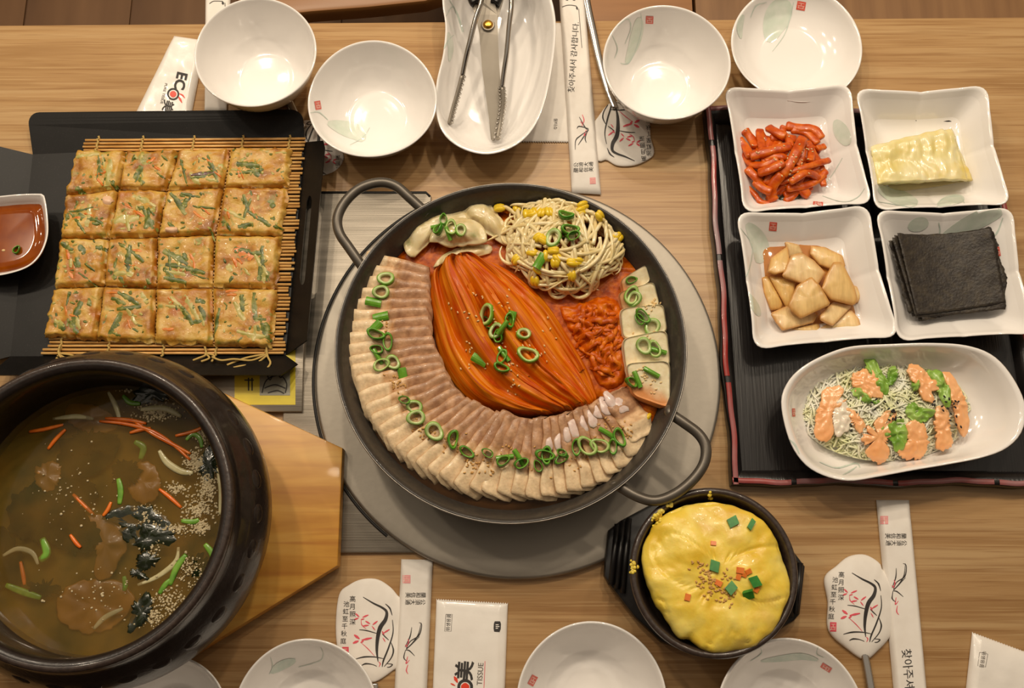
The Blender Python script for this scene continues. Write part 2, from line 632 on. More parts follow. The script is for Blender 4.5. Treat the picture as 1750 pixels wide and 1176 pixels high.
for k in range(60):
    for j in range(4): Fc.append((k * 4 + j, k * 4 + (j + 1) % 4, k * 4 + 4 + (j + 1) % 4, k * 4 + 4 + j)[::-1])
mk('ring_seam', V, Fc, m_darkgap, burner)
lathe('burner_bowl', RC, [(.02, .004), (.122, .004), (.122, .0075), (.09, .006), (.02, .006)], m_darkgap, burner, n=64, close=True)
mb = MB()
for k in range(6):
    a = k * PI / 3 + .2
    d = Vector((math.cos(a), math.sin(a), 0))
    mb.tube([PC + d * .03 + Vector((0, 0, .026)), PC + d * .134 + Vector((0, 0, .026)), PC + d * .138 + Vector((0, 0, .006))], .004, 6)
mb.build('pan_support', m_darkgap, burner)
lathe('support_ring', PC, [(.128, .020), (.136, .020), (.1375, .024), (.136, .0285), (.128, .0285)], m_pan, burner, n=96, close=True)
# raised control plate with the yellow instruction sticker
cp = [P(q[0], q[1], .007) for q in ((360, 540), (521, 540), (516, 704), (340, 704))]
plate = prism('control_plate', [(q.x, q.y) for q in cp], .004, .007, m_steel, burner, bev=.0012, world=True)
bw = bvh(plate)
px_ribbon('yellow_sticker', [(453, 560), (453, 692)], 104, bw, m_yellow, burner, off=.0003, fz=.007, smooth=False)
px_ribbon('sticker_drawing', [(470, 626), (470, 676)], 52, bw, m_stickgrey, burner, off=.0006, fz=.007, smooth=False)
for q in ([(448, 672), (456, 650), (478, 642), (490, 655), (488, 672)], [(452, 664), (470, 658), (488, 664)], [(455, 636), (462, 650), (468, 632)], [(474, 634), (480, 646), (488, 634)], [(458, 672), (474, 668), (486, 673)]):
    px_ribbon('drawing_line', q, 2.0, bw, m_ink, burner, off=.0009, fz=.007, across=1)
for x in (425, 431):
    px_ribbon('sticker_text_line', [(x, 646), (x, 668)], 2.2, bw, m_ink, burner, off=.0006, fz=.007, across=1, smooth=False)
px_ribbon('sticker_text_line', [(418, 650), (434, 650)], 2, bw, m_ink, burner, off=.0006, fz=.007, across=1, smooth=False)

# ================================================================== big pan
pan = empty('shallow_pan', (PC.x, PC.y, .0285), 'large round dark pan with two loop handles on the steel burner', 'pan')
body = lathe('pan_body', PC, [(0, .0285), (.127, .0285), (.133, .031), (.1462, .0725), (.1490, .0752), (.1486, .0762), (.1470, .0756), (.1438, .0715), (.1305, .0355), (.127, .0325), (0, .0325)], m_pan, pan, n=128)
lathe('rim_edge', PC, [(.1484, .0757), (.1491, .0765), (.1497, .0757), (.1491, .0749)], m_panrim, pan, n=128, close=True)
for q in ([(630, 468), (613, 447), (597, 424), (580, 398), (577, 372), (590, 345), (615, 322), (648, 312), (676, 318), (700, 338), (722, 358), (735, 372)],
          [(1122, 690), (1145, 706), (1168, 722), (1194, 742), (1206, 764), (1203, 792), (1184, 820), (1154, 844), (1120, 856), (1088, 848), (1056, 830), (1030, 808)]):
    pts = []
    for i, (a, b) in enumerate(q):
        p = P(a, b, .066 + .007 * math.sin(PI * i / (len(q) - 1)))
        d = Vector((p.x - PC.x, p.y - PC.y, 0))
        lim = .1445 if i in (0, len(q) - 1) else 0          # both ends are welded to the outside of the pan wall
        if lim: p = Vector((PC.x + d.x / d.length * lim, PC.y + d.y / d.length * lim, p.z))
        pts.append(p)
    pts = catmull(pts, 5)
    MB().tube(pts, .0045, 12).build('loop_handle', m_handle, pan)

BZ = .050
m_broth = mat('red_broth', [(142, 54, 0), (180, 82, 0), (208, 114, 20)], 150, rough=.35, coat=.0, spec=.2, bump=.35, bscale=220, second=((206, 110, 34), 500, (1, 1, 1), .6, .85))
m_clear = mat('brown_clear_broth', [(70, 46, 24), (92, 62, 34)], 40, rough=.1, coat=.6, bump=.1, bscale=120)
rb = .0355
rad = .1305 + (.1438 - .1305) * (BZ - .0355) / (.0715 - .0355) + .0004


def wv(v):
    return Vector((v.x, v.y, v.z + .0006 * noise.noise(Vector((v.x * 60, v.y * 60, 0)))))


# the red broth pools on the kimchi side, the thin brown broth under the pork
bp = [(690, 430), (740, 470), (800, 600), (860, 690), (1000, 680), (1080, 700), (1100, 770), (1130, 760)]
v, f = polar_geo(PC, lambda a: rad, [(1, BZ - .004), (1, BZ - .001), (.9, BZ - .001), (.6, BZ - .001), (.3, BZ - .001), (0, BZ - .001)], 96, disp=wv)
tag(mk('thin_broth', v, f, m_clear), 'thin brown broth lying under the pork slices in the big pan', 'broth')
c, Rf = outline([(1158, 585), (1150, 480), (1090, 390), (990, 335), (880, 318), (770, 340), (690, 405), (672, 440), (740, 480), (790, 600), (860, 690), (960, 690), (1060, 680), (1098, 700), (1104, 768), (1140, 700)], BZ, 6)
v, f = polar_geo(c, Rf, [(1, BZ - .003), (1, BZ), (.9, BZ + .0004), (.6, BZ + .0004), (.3, BZ + .0004), (0, BZ + .0004)], 96,
                 disp=lambda p: Vector((p.x, p.y, p.z)) + Vector((0, 0, .0012 * noise.noise(Vector((p.x * 90, p.y * 90, 4))))))
for i, p in enumerate(v):
    d = Vector((p.x - PC.x, p.y - PC.y, 0))
    if d.length > rad - .001: v[i] = Vector((PC.x + d.x / d.length * (rad - .001), PC.y + d.y / d.length * (rad - .001), p.z))
redbroth = tag(mk('red_broth', v, f, m_broth), 'spicy red broth around the kimchi and tofu in the big pan', 'broth')


# ================================================================== food in the pan
m_pork = mat('boiled_pork', [(228, 222, 214), (255, 252, 248)], 260, rough=.4, coat=.12, vcol=True, sss=.12, sr=(.6, .35, .2), bump=.35, bscale=420, rand=True)
m_cart = mat('pale_cartilage', [(214, 186, 176), (234, 216, 208)], 200, rough=.25, coat=.3, sss=.1)
O_ = [(622, 450), (600, 500), (590, 555), (592, 605), (612, 675), (655, 755), (720, 808), (800, 842), (895, 854), (975, 846), (1045, 818), (1085, 785), (1100, 752), (1102, 735)]
I_ = [(733, 478), (738, 510), (738, 545), (744, 590), (764, 640), (795, 682), (840, 706), (885, 714), (925, 717), (962, 708), (1005, 692), (1030, 680), (1045, 672), (1052, 668)]
Ow = catmull([P(a, b, .055) for a, b in O_], 8)
Iw = catmull([P(a, b, .058) for a, b in I_], 8)
mid = [(a + b) / 2 for a, b in zip(Ow, Iw)]
cum = [0]
for a, b in zip(mid, mid[1:]): cum.append(cum[-1] + (b - a).length)
NS = 37
CR, TN, MT, LT = srgb(250, 228, 190), srgb(206, 156, 104), srgb(172, 128, 94), srgb(238, 206, 166)
EDG = srgb(196, 140, 84)


def mixc(a, b, t):
    t = max(0, min(1, t))
    return tuple(x * (1 - t) + y * t for x, y in zip(a, b))


pork = []
for i in range(NS):
    t = i / (NS - 1)
    d = cum[-1] * (.01 + .98 * t)
    k = interp(cum, list(range(len(cum))), d)
    j = min(int(k), len(mid) - 2)
    fr = k - j
    po, pi_ = Ow[j].lerp(Ow[j + 1], fr), Iw[j].lerp(Iw[j + 1], fr)
    ax = (po - pi_)
    Lh = ax.length * (1 + U(-.03, .03))
    ax.normalize()
    tg = (mid[min(j + 1, len(mid) - 1)] - mid[j])
    tg = (tg - ax * tg.dot(ax)).normalized()
    ax = (ax + tg * U(-.05, .05)).normalized()
    tg = Vector((0, 0, 1)).cross(ax)
    if tg.dot(mid[min(j + 1, len(mid) - 1)] - mid[j]) < 0: tg = -tg
    up = Vector((0, 0, 1))
    tl = R(24 + U(-4, 4))
    wv_ = tg * math.cos(tl) - up * math.sin(tl)       # leading edge dips, trailing edge lies on the slice before
    nn = up * math.cos(tl) + tg * math.sin(tl)
    c = (po + pi_) / 2 + up * (.0022 + U(-.0006, .0006))
    c.z = .0575 + U(-.0006, .0006)
    Wd, th = .029, .0042
    nl, nw = 22, 6
    V, Fc, cc = [], [], []
    sd = i * 3.7
    for side in (1, -1):
        for a in range(nl + 1):
            la = a / nl
            taper = min(1, (1 - (2 * la - 1) ** 8)) ** .5 * .10 + .90
            for b in range(nw + 1):
                wb = b / nw - .5
                wd = Wd * taper * (1 + .07 * noise.noise(Vector((la * 6, sd, wb))))
                lx = (la - .5) * Lh + .0016 * noise.noise(Vector((wb * 4, sd, 8))) * (1 if la in (0, 1) else .4)
                if la == 1: lx -= .0008 * (2 * wb) ** 4
                if la == 0: lx += .003 * (2 * wb) ** 2
                bulge = .0011 * math.sin(PI * la * 5 + sd * .4) * (.6 + .4 * math.sin(sd)) + .0008 * noise.noise(Vector((la * 9, wb * 5, sd)))
                edge = 1 - .45 * (abs(2 * wb) ** 4)
                h = side * th / 2 * edge + bulge - .003 * max(0, la - .75) * 4 * .6
                p = c + ax * lx + wv_ * (wb * wd + .0015 * noise.noise(Vector((la * 5, sd, 3)))) + nn * h
                V.append(p)
                q = la + .05 * noise.noise(Vector((wb * 3, sd, 1)))
                n1 = max(0, min(1, noise.noise(Vector((la * 14, wb * 7, sd))) * .9 + .5))
                if q > .68: col = mixc(CR, LT, n1 * .4)
                elif q > .62: col = mixc(TN, CR, n1 * .5)
                elif q > .50: col = mixc(LT, TN, n1 * .6)
                elif q > .45: col = mixc(TN, MT, n1)
                else: col = mixc(mixc(MT, srgb(142, 100, 74), .5), srgb(212, 168, 130), n1)
                if side < 0 and b in (0, nw): col = mixc(col, EDG, .6)
                cc.append(col)
    st = (nl + 1) * (nw + 1)
    for a in range(nl):
        for b in range(nw):
            q = a * (nw + 1) + b
            Fc.append((q, q + nw + 1, q + nw + 2, q + 1))
            Fc.append((st + q, st + q + 1, st + q + nw + 2, st + q + nw + 1))
    rim = [b for b in range(nw + 1)] + [(a * (nw + 1) + nw) for a in range(1, nl + 1)] + [nl * (nw + 1) + b for b in range(nw - 1, -1, -1)] + [a * (nw + 1) for a in range(nl - 1, 0, -1)]
    for a, b in zip(rim, rim[1:] + rim[:1]): Fc.append((a, b, st + b, st + a))
    o = mk('pork_slice', V, Fc, m_pork, cols=cc)
    if i < 1: lab = 'first pork slice of the fan, lying beside the dumplings'
    elif i == NS - 1: lab = 'last pork slice of the fan, lying uncovered beside the tofu'
    elif i >= NS - 9: lab = 'boiled pork slice with a white cartilage lump, near the tofu end of the fan'
    else: lab = 'thin boiled pork slice with cream fat edge in the curved fan'
    tag(o, lab, 'pork slice', 'boiled pork slices fanned along the pan edge')
    if i >= NS - 9:
        la = .36 - .03 * (i - NS + 9) + U(-.03, .03)
        for q in range(2 if i == NS - 1 else 1):
            pp = c + ax * ((la - .5 + q * .17) * Lh) - wv_ * (Wd * (.28 - .2 * q)) + nn * .0016
            cb = MB().ball(pp, (U(.006, .0095), U(.0045, .0065), .0016), 14, 6, Matrix((ax, wv_, nn)).transposed())
            cb.v = [pp + (p - pp) * (1 + .35 * noise.noise((p - pp) * 160 + Vector((i * 3, q, 0)))) for p in cb.v]
            cb.build('cartilage', m_cart, o)
    pork.append(o)
porkbv = bvh(*pork)

# ---- whole kimchi quarter
m_kim = mat('kimchi_leaf', [(176, 72, 0), (208, 106, 4), (226, 140, 28)], 1, (3, 26, 1), 6, rough=.38, coat=.05, spec=.18, coord='UV', bump=.4, bscale=1, bstretch=(5, 110, 1),
            second=[((196, 70, 0), 1, (5, 9, 1), .48, .70), ((224, 138, 40), 1, (4, 44, 1), .56, .74), ((160, 48, 0), 1, (3, 70, 1), .60, .78)], dist=.5)
Ak = catmull([P(a, b, .052) for a, b in ((757, 462), (732, 488), (739, 560), (758, 628), (800, 682), (850, 706), (905, 714))], 10)
Bk = catmull([P(a, b, .052) for a, b in ((772, 448), (822, 443), (882, 470), (932, 515), (978, 585), (1008, 640), (1024, 690))], 10)
ns, nt_ = 120, 170


def kheight(s, t):
    e = max(0, math.sin(PI * min(max(t, 0), 1)))
    dome = .021 * e ** .55 * (.70 + .3 * math.sin(PI * min(1, .15 + s * .8)))
    wt = t + .05 * noise.noise(Vector((s * 2.2, t * 2, 1))) + .03 * math.sin(s * 4 + t * 5)
    rg = 0
    for fr, am, sd in ((4.2, .0135, 0), (10, .0055, 5), (24, .0010, 9)):
        rg += am * (abs(noise.noise(Vector((wt * fr + sd, s * (1.0 + .05 * fr), sd)))) * 2 - .45)
    rg += .0007 * noise.noise(Vector((wt * 70, s * 6, 2)))
    rg += .0012 * noise.noise(Vector((t * 14, s * 16, 7)))
    # the open gap between the two halves
    g = t - (.47 + .07 * math.sin(s * 6) - .05 * s)
    gap = math.exp(-(g / .03) ** 2) * math.sin(PI * max(0, min(1, (s - .12) / .55))) if .12 < s < .67 else 0
    return dome + rg * min(1, e * 2.2) - .011 * gap


V, uv, Fc = [], [], []
for i in range(ns + 1):
    s = i / ns
    a, b = along(Ak, s), along(Bk, s)
    for k in range(nt_ + 1):
        t = k / nt_
        p = a.lerp(b, t)
        ax = (along(Ak, min(1, s + .03)) - along(Ak, max(0, s - .03))).normalized()
        # bow the ends out so root and tip are rounded
        p = p + ax * (.012 * math.sin(PI * t) * (s - .5) * 2 + (.004 * noise.noise(Vector((t * 22, 3, 0))) if s > .95 else 0))
        fall = min(1, s / .06, (1 - s) / .05) ** .5 if 0 < s < 1 else 0
        z = BZ - .003 + (kheight(s, t) + .003) * fall
        V.append(Vector((p.x, p.y, z)))
        uv.append((s, t))
for i in range(ns):
    for k in range(nt_):
        q = i * (nt_ + 1) + k
        Fc.append((q, q + nt_ + 1, q + nt_ + 2, q + 1))
kim = tag(mk('kimchi_quarter', V, Fc, m_kim, uvs=uv), 'whole quarter of red kimchi cabbage in the middle of the pan', 'kimchi')
kbv0 = bvh(kim)
kleaf = []
for s0, s1, t0, t1, wd in ((.05, .98, .13, .11, .020), (.06, .97, .28, .30, .022), (.03, .70, .38, .47, .015), (.05, .95, .60, .56, .020), (.04, .99, .74, .79, .026), (.3, .99, .48, .42, .014), (.06, .8, .88, .92, .016), (.45, 1.0, .66, .67, .013)):
    V, uv, Fc = [], [], []
    n_, m_ = 44, 10
    sd = t0 * 31
    for i in range(n_ + 1):
        s = s0 + (s1 - s0) * i / n_
        f = i / n_
        tt = t0 + (t1 - t0) * f + .02 * math.sin(f * 7 + sd)
        a, b = along(Ak, s), along(Bk, s)
        wl = (b - a).length
        w_ = wd * (.35 + .65 * math.sin(PI * min(1, .12 + f * .8))) * (1 + .15 * noise.noise(Vector((f * 5, sd, 0))))
        for k in range(m_ + 1):
            g = k / m_ - .5
            t = tt + g * w_ / wl
            p = a.lerp(b, t)
            ax = (along(Ak, min(1, s + .03)) - along(Ak, max(0, s - .03))).normalized()
            p = p + ax * (.012 * math.sin(PI * t) * (s - .5) * 2)
            base = down(p.x, p.y, kbv0, BZ)
            arch = .0040 * (1 - (2 * g) ** 2) + .0013 * math.cos(g * 16 + f * 4 + sd) + .0008 * noise.noise(Vector((f * 14, g * 5, sd))) - .0010
            V.append(Vector((p.x, p.y, base + arch)))
            uv.append((s, t + sd))
    for i in range(n_):
        for k in range(m_):
            q = i * (m_ + 1) + k
            Fc.append((q, q + m_ + 1, q + m_ + 2, q + 1))
    kleaf.append(mk('leaf', V, Fc, m_kim, kim, uvs=uv))
kbv = bvh(kim, *kleaf)

# ---- chopped kimchi at the side
m_kch = mat('chopped_kimchi', [(166, 64, 0), (198, 90, 2), (216, 120, 20)], 120, rough=.35, coat=.04, spec=.3, bump=.5, bscale=320, dist=.5, rand=True)
ck = empty('chopped_kimchi', P(1030, 590, BZ), 'heap of chopped red kimchi between the kimchi quarter and the tofu', 'kimchi')
co = [(990, 520), (1030, 508), (1062, 520), (1066, 580), (1070, 640), (1050, 668), (1022, 655), (1000, 610), (970, 560), (962, 525)]
ckb = blob('base_heap', co, BZ, .011, m_kch, ck, n=130, rings=34, amp=.007, freq=170, p=1.0, edge=.004)
bb = bvh(ckb)
for i in range(26):
    x, y = U(985, 1058), U(515, 600)
    if i % 3 == 0: x = U(1005, 1062)
    a = U(.3, PI - .5) if i % 3 else U(1.0, 1.6)
    pts = []
    for k in range(11):
        h, n_ = hit(x, y, bb, BZ)
        pts.append(h + Vector((0, 0, .0004 + .0010 * math.sin(k * 1.3 + i))))
        x += math.cos(a) * 6.5
        y += math.sin(a) * 6.5
        a += U(-.6, .6)
        if x > 1058: a = U(1.6, 2.4)
    MB().tube(pts, [(.0008 + .0019 * math.sin(PI * (k + .4) / 11)) * (.6 + .6 * (i % 3) / 2) * (1 + .3 * math.sin(k * 2.1 + i)) for k in range(11)], 8, .5).build('kimchi_shred', m_kch, ck)

# ---- dumplings
m_dump = mat('dumpling_skin', [(206, 184, 130), (222, 204, 156), (230, 216, 176)], 70, rough=.28, coat=.2, sss=.15, bump=.15, bscale=200, rand=True, second=((158, 160, 104), 60, (1, 1, 1), .6, .8))
DU = [([(838, 418), (838, 432), (806, 440), (775, 444), (752, 468), (738, 462), (752, 440), (772, 428), (800, 420)], 'curled dumpling half sunk in red broth against the kimchi quarter', .006, .001),
      ([(787, 347), (802, 339), (832, 344), (852, 368), (870, 398), (866, 420), (840, 404), (812, 384), (792, 368)], 'long dumpling leaning under the edge of the bean sprouts', .010, .003),
      ([(692, 428), (691, 402), (722, 370), (752, 358), (796, 363), (797, 382), (768, 398), (735, 412), (712, 438), (700, 438)], 'folded dumpling lying against the dark pan wall', .010, .004),
      ([(733, 413), (745, 386), (776, 374), (820, 381), (832, 413), (800, 417), (764, 420), (748, 413)], 'dumpling topped with scallion rings', .009, .010)]
dumps = []
for pts, lab, h, dz in DU:
    z = BZ + dz
    h *= .72
    c, Rf = outline(pts, z + .003, 2)
    prof = [(0, z), (.9, z), (1.0, z + .0008), (1.0, z + .0024), (.93, z + .0030), (.82, z + .0030), (.72, z + .0045), (.55, z + .003 + h * .75), (.35, z + .003 + h * .96), (.15, z + .003 + h), (0, z + .003 + h)]
    V, Fc = polar_geo(c, Rf, prof, 60, disp=lambda p: Vector((p.x, p.y, p.z + .0018 * noise.noise(p * 90) + .0009 * noise.noise(p * 260))))
    dumps.append(tag(mk('dumpling', V, Fc, m_dump), lab, 'dumpling', 'dumplings in the pan'))

# ---- tofu
m_tofu = mat('tofu', [(232, 216, 176), (244, 232, 198)], 240, rough=.45, sss=.15, bump=.15, bscale=500, vcol=True, rand=True)
TF = [(((1060, 478), (1104, 451), (1113, 480), (1066, 508)), 'small corner of tofu slice nearest the bean sprouts', .9),
      (((1056, 500), (1118, 480), (1129, 524), (1062, 530)), 'tofu slice with chili stain above the white ones', .8),
      (((1058, 527), (1134, 518), (1142, 568), (1064, 580)), 'clean white tofu slice under two scallion rings beside chopped kimchi', .0),
      (((1062, 578), (1140, 562), (1147, 626), (1070, 640)), 'white tofu slice with rounded corner in the middle of the row', .05),
      (((1068, 620), (1146, 615), (1146, 700), (1080, 676)), 'last tofu slice with chili powder over its lower half', 1.0)]
tofu = []
for i, (q, lab, red) in enumerate(TF):
    zt = [.0640, .0645, .0575, .0570]
    zt = [z + .0012 * i for z in zt]
    cor = [P(a, b, z) for (a, b), z in zip(q, zt)]
    n_ = 14
    V, Fc, cc = [], [], []
    for lay in range(4):
        ins = (.0, .0, .0, .045)[lay]
        dz = (-.010, -.005, -.0012, 0)[lay]
        for a in range(n_ + 1):
            for b in range(n_ + 1):
                u, v_ = a / n_, b / n_
                # rounded square
                uu, vv = 2 * u - 1, 2 * v_ - 1
                r8 = (abs(uu) ** 7 + abs(vv) ** 7) ** (1 / 7) or 1
                mx = max(abs(uu), abs(vv))
                k = (mx / r8 if r8 else 1) * (1 - ins * (mx > .999))
                uu, vv = uu * k, vv * k
                u2, v2 = (uu + 1) / 2, (vv + 1) / 2
                p = cor[0].lerp(cor[1], u2).lerp(cor[3].lerp(cor[2], u2), v2)
                p = p + Vector((0, 0, dz + .0006 * noise.noise(Vector((p.x * 160, p.y * 160, i)))))
                V.append(p)
                m_ = red * max(0, min(1, (v2 * 1.3 - .35 - .55 * u2 * (i == 4) + .35 * noise.noise(Vector((p.x * 120, p.y * 120, 3)))) * 2.2)) if i > 1 else red * max(0, min(1, (1.0 - u2 * 1.5 + .5 * noise.noise(Vector((p.x * 140, p.y * 140, 5))))))
                cc.append(mixc((1, 1, 1), (.84, .30, .05), m_ * .85))
    w1 = (n_ + 1) ** 2
    for a in range(n_):
        for b in range(n_):
            q0 = a * (n_ + 1) + b
            Fc.append((q0, q0 + 1, q0 + n_ + 2, q0 + n_ + 1))
            t0 = q0 + 3 * w1
            Fc.append((t0, t0 + n_ + 1, t0 + n_ + 2, t0 + 1))
    rim = [b for b in range(n_ + 1)] + [a * (n_ + 1) + n_ for a in range(1, n_ + 1)] + [n_ * (n_ + 1) + b for b in range(n_ - 1, -1, -1)] + [a * (n_ + 1) for a in range(n_ - 1, 0, -1)]
    for lay in range(3):
        for a, b in zip(rim, rim[1:] + rim[:1]): Fc.append((lay * w1 + a, lay * w1 + b, lay * w1 + w1 + b, lay * w1 + w1 + a))
    tofu.append(tag(mk('tofu_slice', V, Fc, m_tofu, cols=cc), lab, 'tofu slice', 'tofu slices overlapping in the pan'))
tofubv = bvh(*tofu)

# ---- bean sprouts
m_spr = mat('sprout_stem', [(216, 190, 126), (232, 212, 158), (240, 226, 184)], 60, rough=.2, coat=.4, sss=.1, rand=True)
m_head = mat('sprout_head', [(226, 186, 24), (240, 208, 60)], 160, rough=.25, coat=.3, rand=True)
heads = [(937, 333), (857, 355), (884, 358), (911, 364), (939, 365), (994, 352), (1040, 364), (1060, 398), (923, 403), (931, 412), (884, 441), (949, 428), (984, 447), (977, 468), (914, 477), (1056, 407), (901, 369), (990, 362)]
SC = Vector((968, 412, 0))
sproutobs = []


def mound(x, y):
    r = math.hypot((x - SC.x) / 102, (y - SC.y) / 90)
    return BZ + .004 + .026 * max(0, 1 - r * r) ** .7


def inpan(p):
    # keep a strand inside the pan wall
    d = Vector((p.x - PC.x, p.y - PC.y, 0))
    lim = .1305 + (p.z - .0355) * .369 - .0035
    return p if d.length < lim else Vector((PC.x + d.x / d.length * lim, PC.y + d.y / d.length * lim, p.z + .003))


for i in range(92):
    vis = i < len(heads)
    if vis:
        x, y = heads[i]
        a = math.atan2(SC.y - y, SC.x - x) + U(-1.0, 1.0)
        lift = .003
    else:
        rr, th = math.sqrt(U(0, 1)) * .95, U(0, 2 * PI)
        x, y = SC.x + 95 * rr * math.cos(th), SC.y + 84 * rr * math.sin(th)
        a = th + PI / 2 * (sg_ := random.choice((-1, 1))) + U(-.35, .35) if i % 3 else U(0, 2 * PI)
        lift = .0005 + .0035 * U(0, 1)
    hx, hy = x, y
    cv = random.choice((-1, 1)) * U(.01, .10)
    if not vis and i % 3: cv = sg_ * U(.06, .13)
    pts, n_ = [], 16
    stp = U(7, 11)
    for k in range(n_):
        z = mound(x, y) + lift + .0012 * math.sin(k * .7 + i)
        pts.append(inpan(P(x, y, z)))
        x += math.cos(a) * stp
        y += math.sin(a) * stp
        rx, ry = (x - SC.x) / 100, (y - SC.y) / 88
        if rx * rx + ry * ry > .95:
            want = math.atan2(-ry, -rx)
            dlt = (want - a + PI) % (2 * PI) - PI
            a += max(-.6, min(.6, dlt))
        a += cv + U(-.05, .05)
    r0 = U(.0015, .0021)
    rd = [r0 * (1 if k < n_ - 4 else max(.18, (n_ - k) / 5)) for k in range(n_)]
    o = MB().tube(catmull(pts, 2), [rd[min(k // 2, n_ - 1)] for k in range(2 * (n_ - 1) + 1)], 8).build('bean_sprout', m_spr)
    if vis or i % 9 == 0:
        d = (pts[0] - pts[1]).normalized()
        q = d.to_track_quat('X', 'Z').to_matrix()
        p0 = inpan(P(hx, hy, mound(hx, hy) + lift + .0008)) + d * .001
        hb = MB()
        for sg in (-1, 1):
            hb.ball(p0 + q @ Vector((.0008, sg * .0014, .0006 * sg)), (.0056, .0029, .0032), 10, 6, q)
        hb.build('head', m_head, o)
        if vis: tag(o, 'pale bean sprout showing its yellow head on the heap', 'bean sprout', 'bean sprouts showing yellow heads')
    if not o.get('label'): tag(o, 'pale curved bean sprout stem tangled in the sprout heap', 'bean sprout', 'bean sprout stems heaped in the pan')
    sproutobs.append(o)
# two long strays that lie clear of the heap
for q, lab in (([(872, 352), (880, 335), (905, 322), (940, 320), (985, 327), (1020, 345), (1040, 362)], 'single long bean sprout arching clear along the pan wall'),
               ([(832, 412), (860, 398), (885, 388), (925, 382), (960, 384)], 'thin sprout tail reaching out over a dumpling')):
    pts = catmull([inpan(P(a, b, mound(a, b) + .004)) for a, b in q], 5)
    N = len(pts)
    tag(MB().tube(pts, [.0006 + .0013 * min(1, 3 * k / N) for k in range(N)], 8).build('bean_sprout', m_spr), lab, 'bean sprout')
sprbv = bvh(*sproutobs)
yb = MB()
q = P(1107, 713, BZ + .003)
yb.ball(q, (.0046, .0023, .0024), 10, 6, Matrix.Rotation(.9, 3, 'Z'))
tag(yb.build('soybean', m_head), 'single yellow sprout head floating in broth below the tofu', 'bean sprout')

# ---- scallion
m_scal = mat('scallion', [(226, 226, 226), W3], 300, rough=.25, coat=.3, vcol=True, sss=.05)
SG, SL, SD = srgb(122, 180, 56), srgb(212, 228, 150), srgb(70, 146, 36)


def ring_mesh(name, ro, wall, h, oval, seed, oc=SG, ic=SL):
    V, Fc, cc = [], [], []
    n_ = 22
    for k in range(n_):
        a = 2 * PI * k / n_
        w_ = 1 + .10 * math.sin(2 * a + seed) + .05 * math.sin(3 * a + seed * 2)
        for rr, z, col in ((ro, 0, oc), (ro, h, oc), (ro - wall * .5, h * 1.12, mixc(oc, ic, .6)), (ro - wall, h, ic), (ro - wall, 0, ic)):
            V.append((rr * w_ * math.cos(a), rr * w_ * oval * math.sin(a), z + .0006 * math.sin(a * 2 + seed)))
            cc.append(col)
    for k in range(n_):
        for j in range(5):
            a, b = k * 5 + j, k * 5 + (j + 1) % 5
            c_, d_ = ((k + 1) % n_) * 5 + (j + 1) % 5, ((k + 1) % n_) * 5 + j
            Fc.append((d_, c_, b, a))
    me = bpy.data.meshes.new(name)
    me.from_pydata(V, [], Fc)
    for p in me.polygons: p.use_smooth = True
    at = me.color_attributes.new('Col', 'FLOAT_COLOR', 'POINT')
    for i, q in enumerate(cc): at.data[i].color = (*q, 1)
    me.materials.append(m_scal)
    return me


def strip_mesh(name, L_, w_, seed):
    V, Fc, cc = [], [], []
    n_ = 8
    for k in range(n_ + 1):
        f = k / n_ - .5
        for g in range(5):
            q = g / 4 - .5
            for s in (0, 1):
                V.append((f * L_, q * w_, .0014 * (1 - (2 * q) ** 2) + .0009 * s + .0008 * math.sin(f * 3 + seed)))
                cc.append(mixc(SG, SD, .5 * (g in (0, 4)) + .2 * s))
    for k in range(n_):
        for g in range(4):
            a = (k * 5 + g) * 2
            b = a + 10
            Fc += [(a + 1, b + 1, b + 3, a + 3), (a, a + 2, b + 2, b)]
    for k in range(n_):
        for g in (0, 4):
            a = (k * 5 + g) * 2
            Fc.append((a, a + 10, a + 11, a + 1))
    for k in (0, n_):
        for g in range(4):
            a = (k * 5 + g) * 2
            Fc.append((a, a + 1, a + 3, a + 2))
    me = bpy.data.meshes.new(name)
    me.from_pydata(V, [], Fc)
    at = me.color_attributes.new('Col', 'FLOAT_COLOR', 'POINT')
    for i, q in enumerate(cc): at.data[i].color = (*q, 1)
    me.materials.append(m_scal)
    return me


RM = [ring_mesh('scallion_ring', .0066, .0020, .003, .8, 1), ring_mesh('scallion_ring', .0058, .0016, .0035, .62, 2, oc=SD, ic=srgb(120, 178, 50)),
      ring_mesh('scallion_ring', .0060, .0024, .003, .9, 3, ic=srgb(222, 232, 170)), ring_mesh('scallion_ring', .0050, .0012, .004, .55, 4, oc=SD, ic=SG)]
SM = [strip_mesh('scallion_strip', .012, .0065, 0), strip_mesh('scallion_strip', .013, .0036, 1)]


def put(name, me, p, n_, spin, tilt, lab, cat, grp, sc=1.0):
    o = bpy.data.objects.new(name, me)
    COL.objects.link(o)
    q = Vector((0, 0, 1)).rotation_difference(n_)
    o.rotation_mode = 'QUATERNION'
    o.rotation_quaternion = q @ Quaternion((0, 0, 1), spin) @ Quaternion((1, 0, 0), tilt)
    o.location = p + n_ * (abs(math.sin(tilt)) * .0035 * sc)
    o.scale = (sc, sc, sc)
    return tag(o, lab, cat, grp)


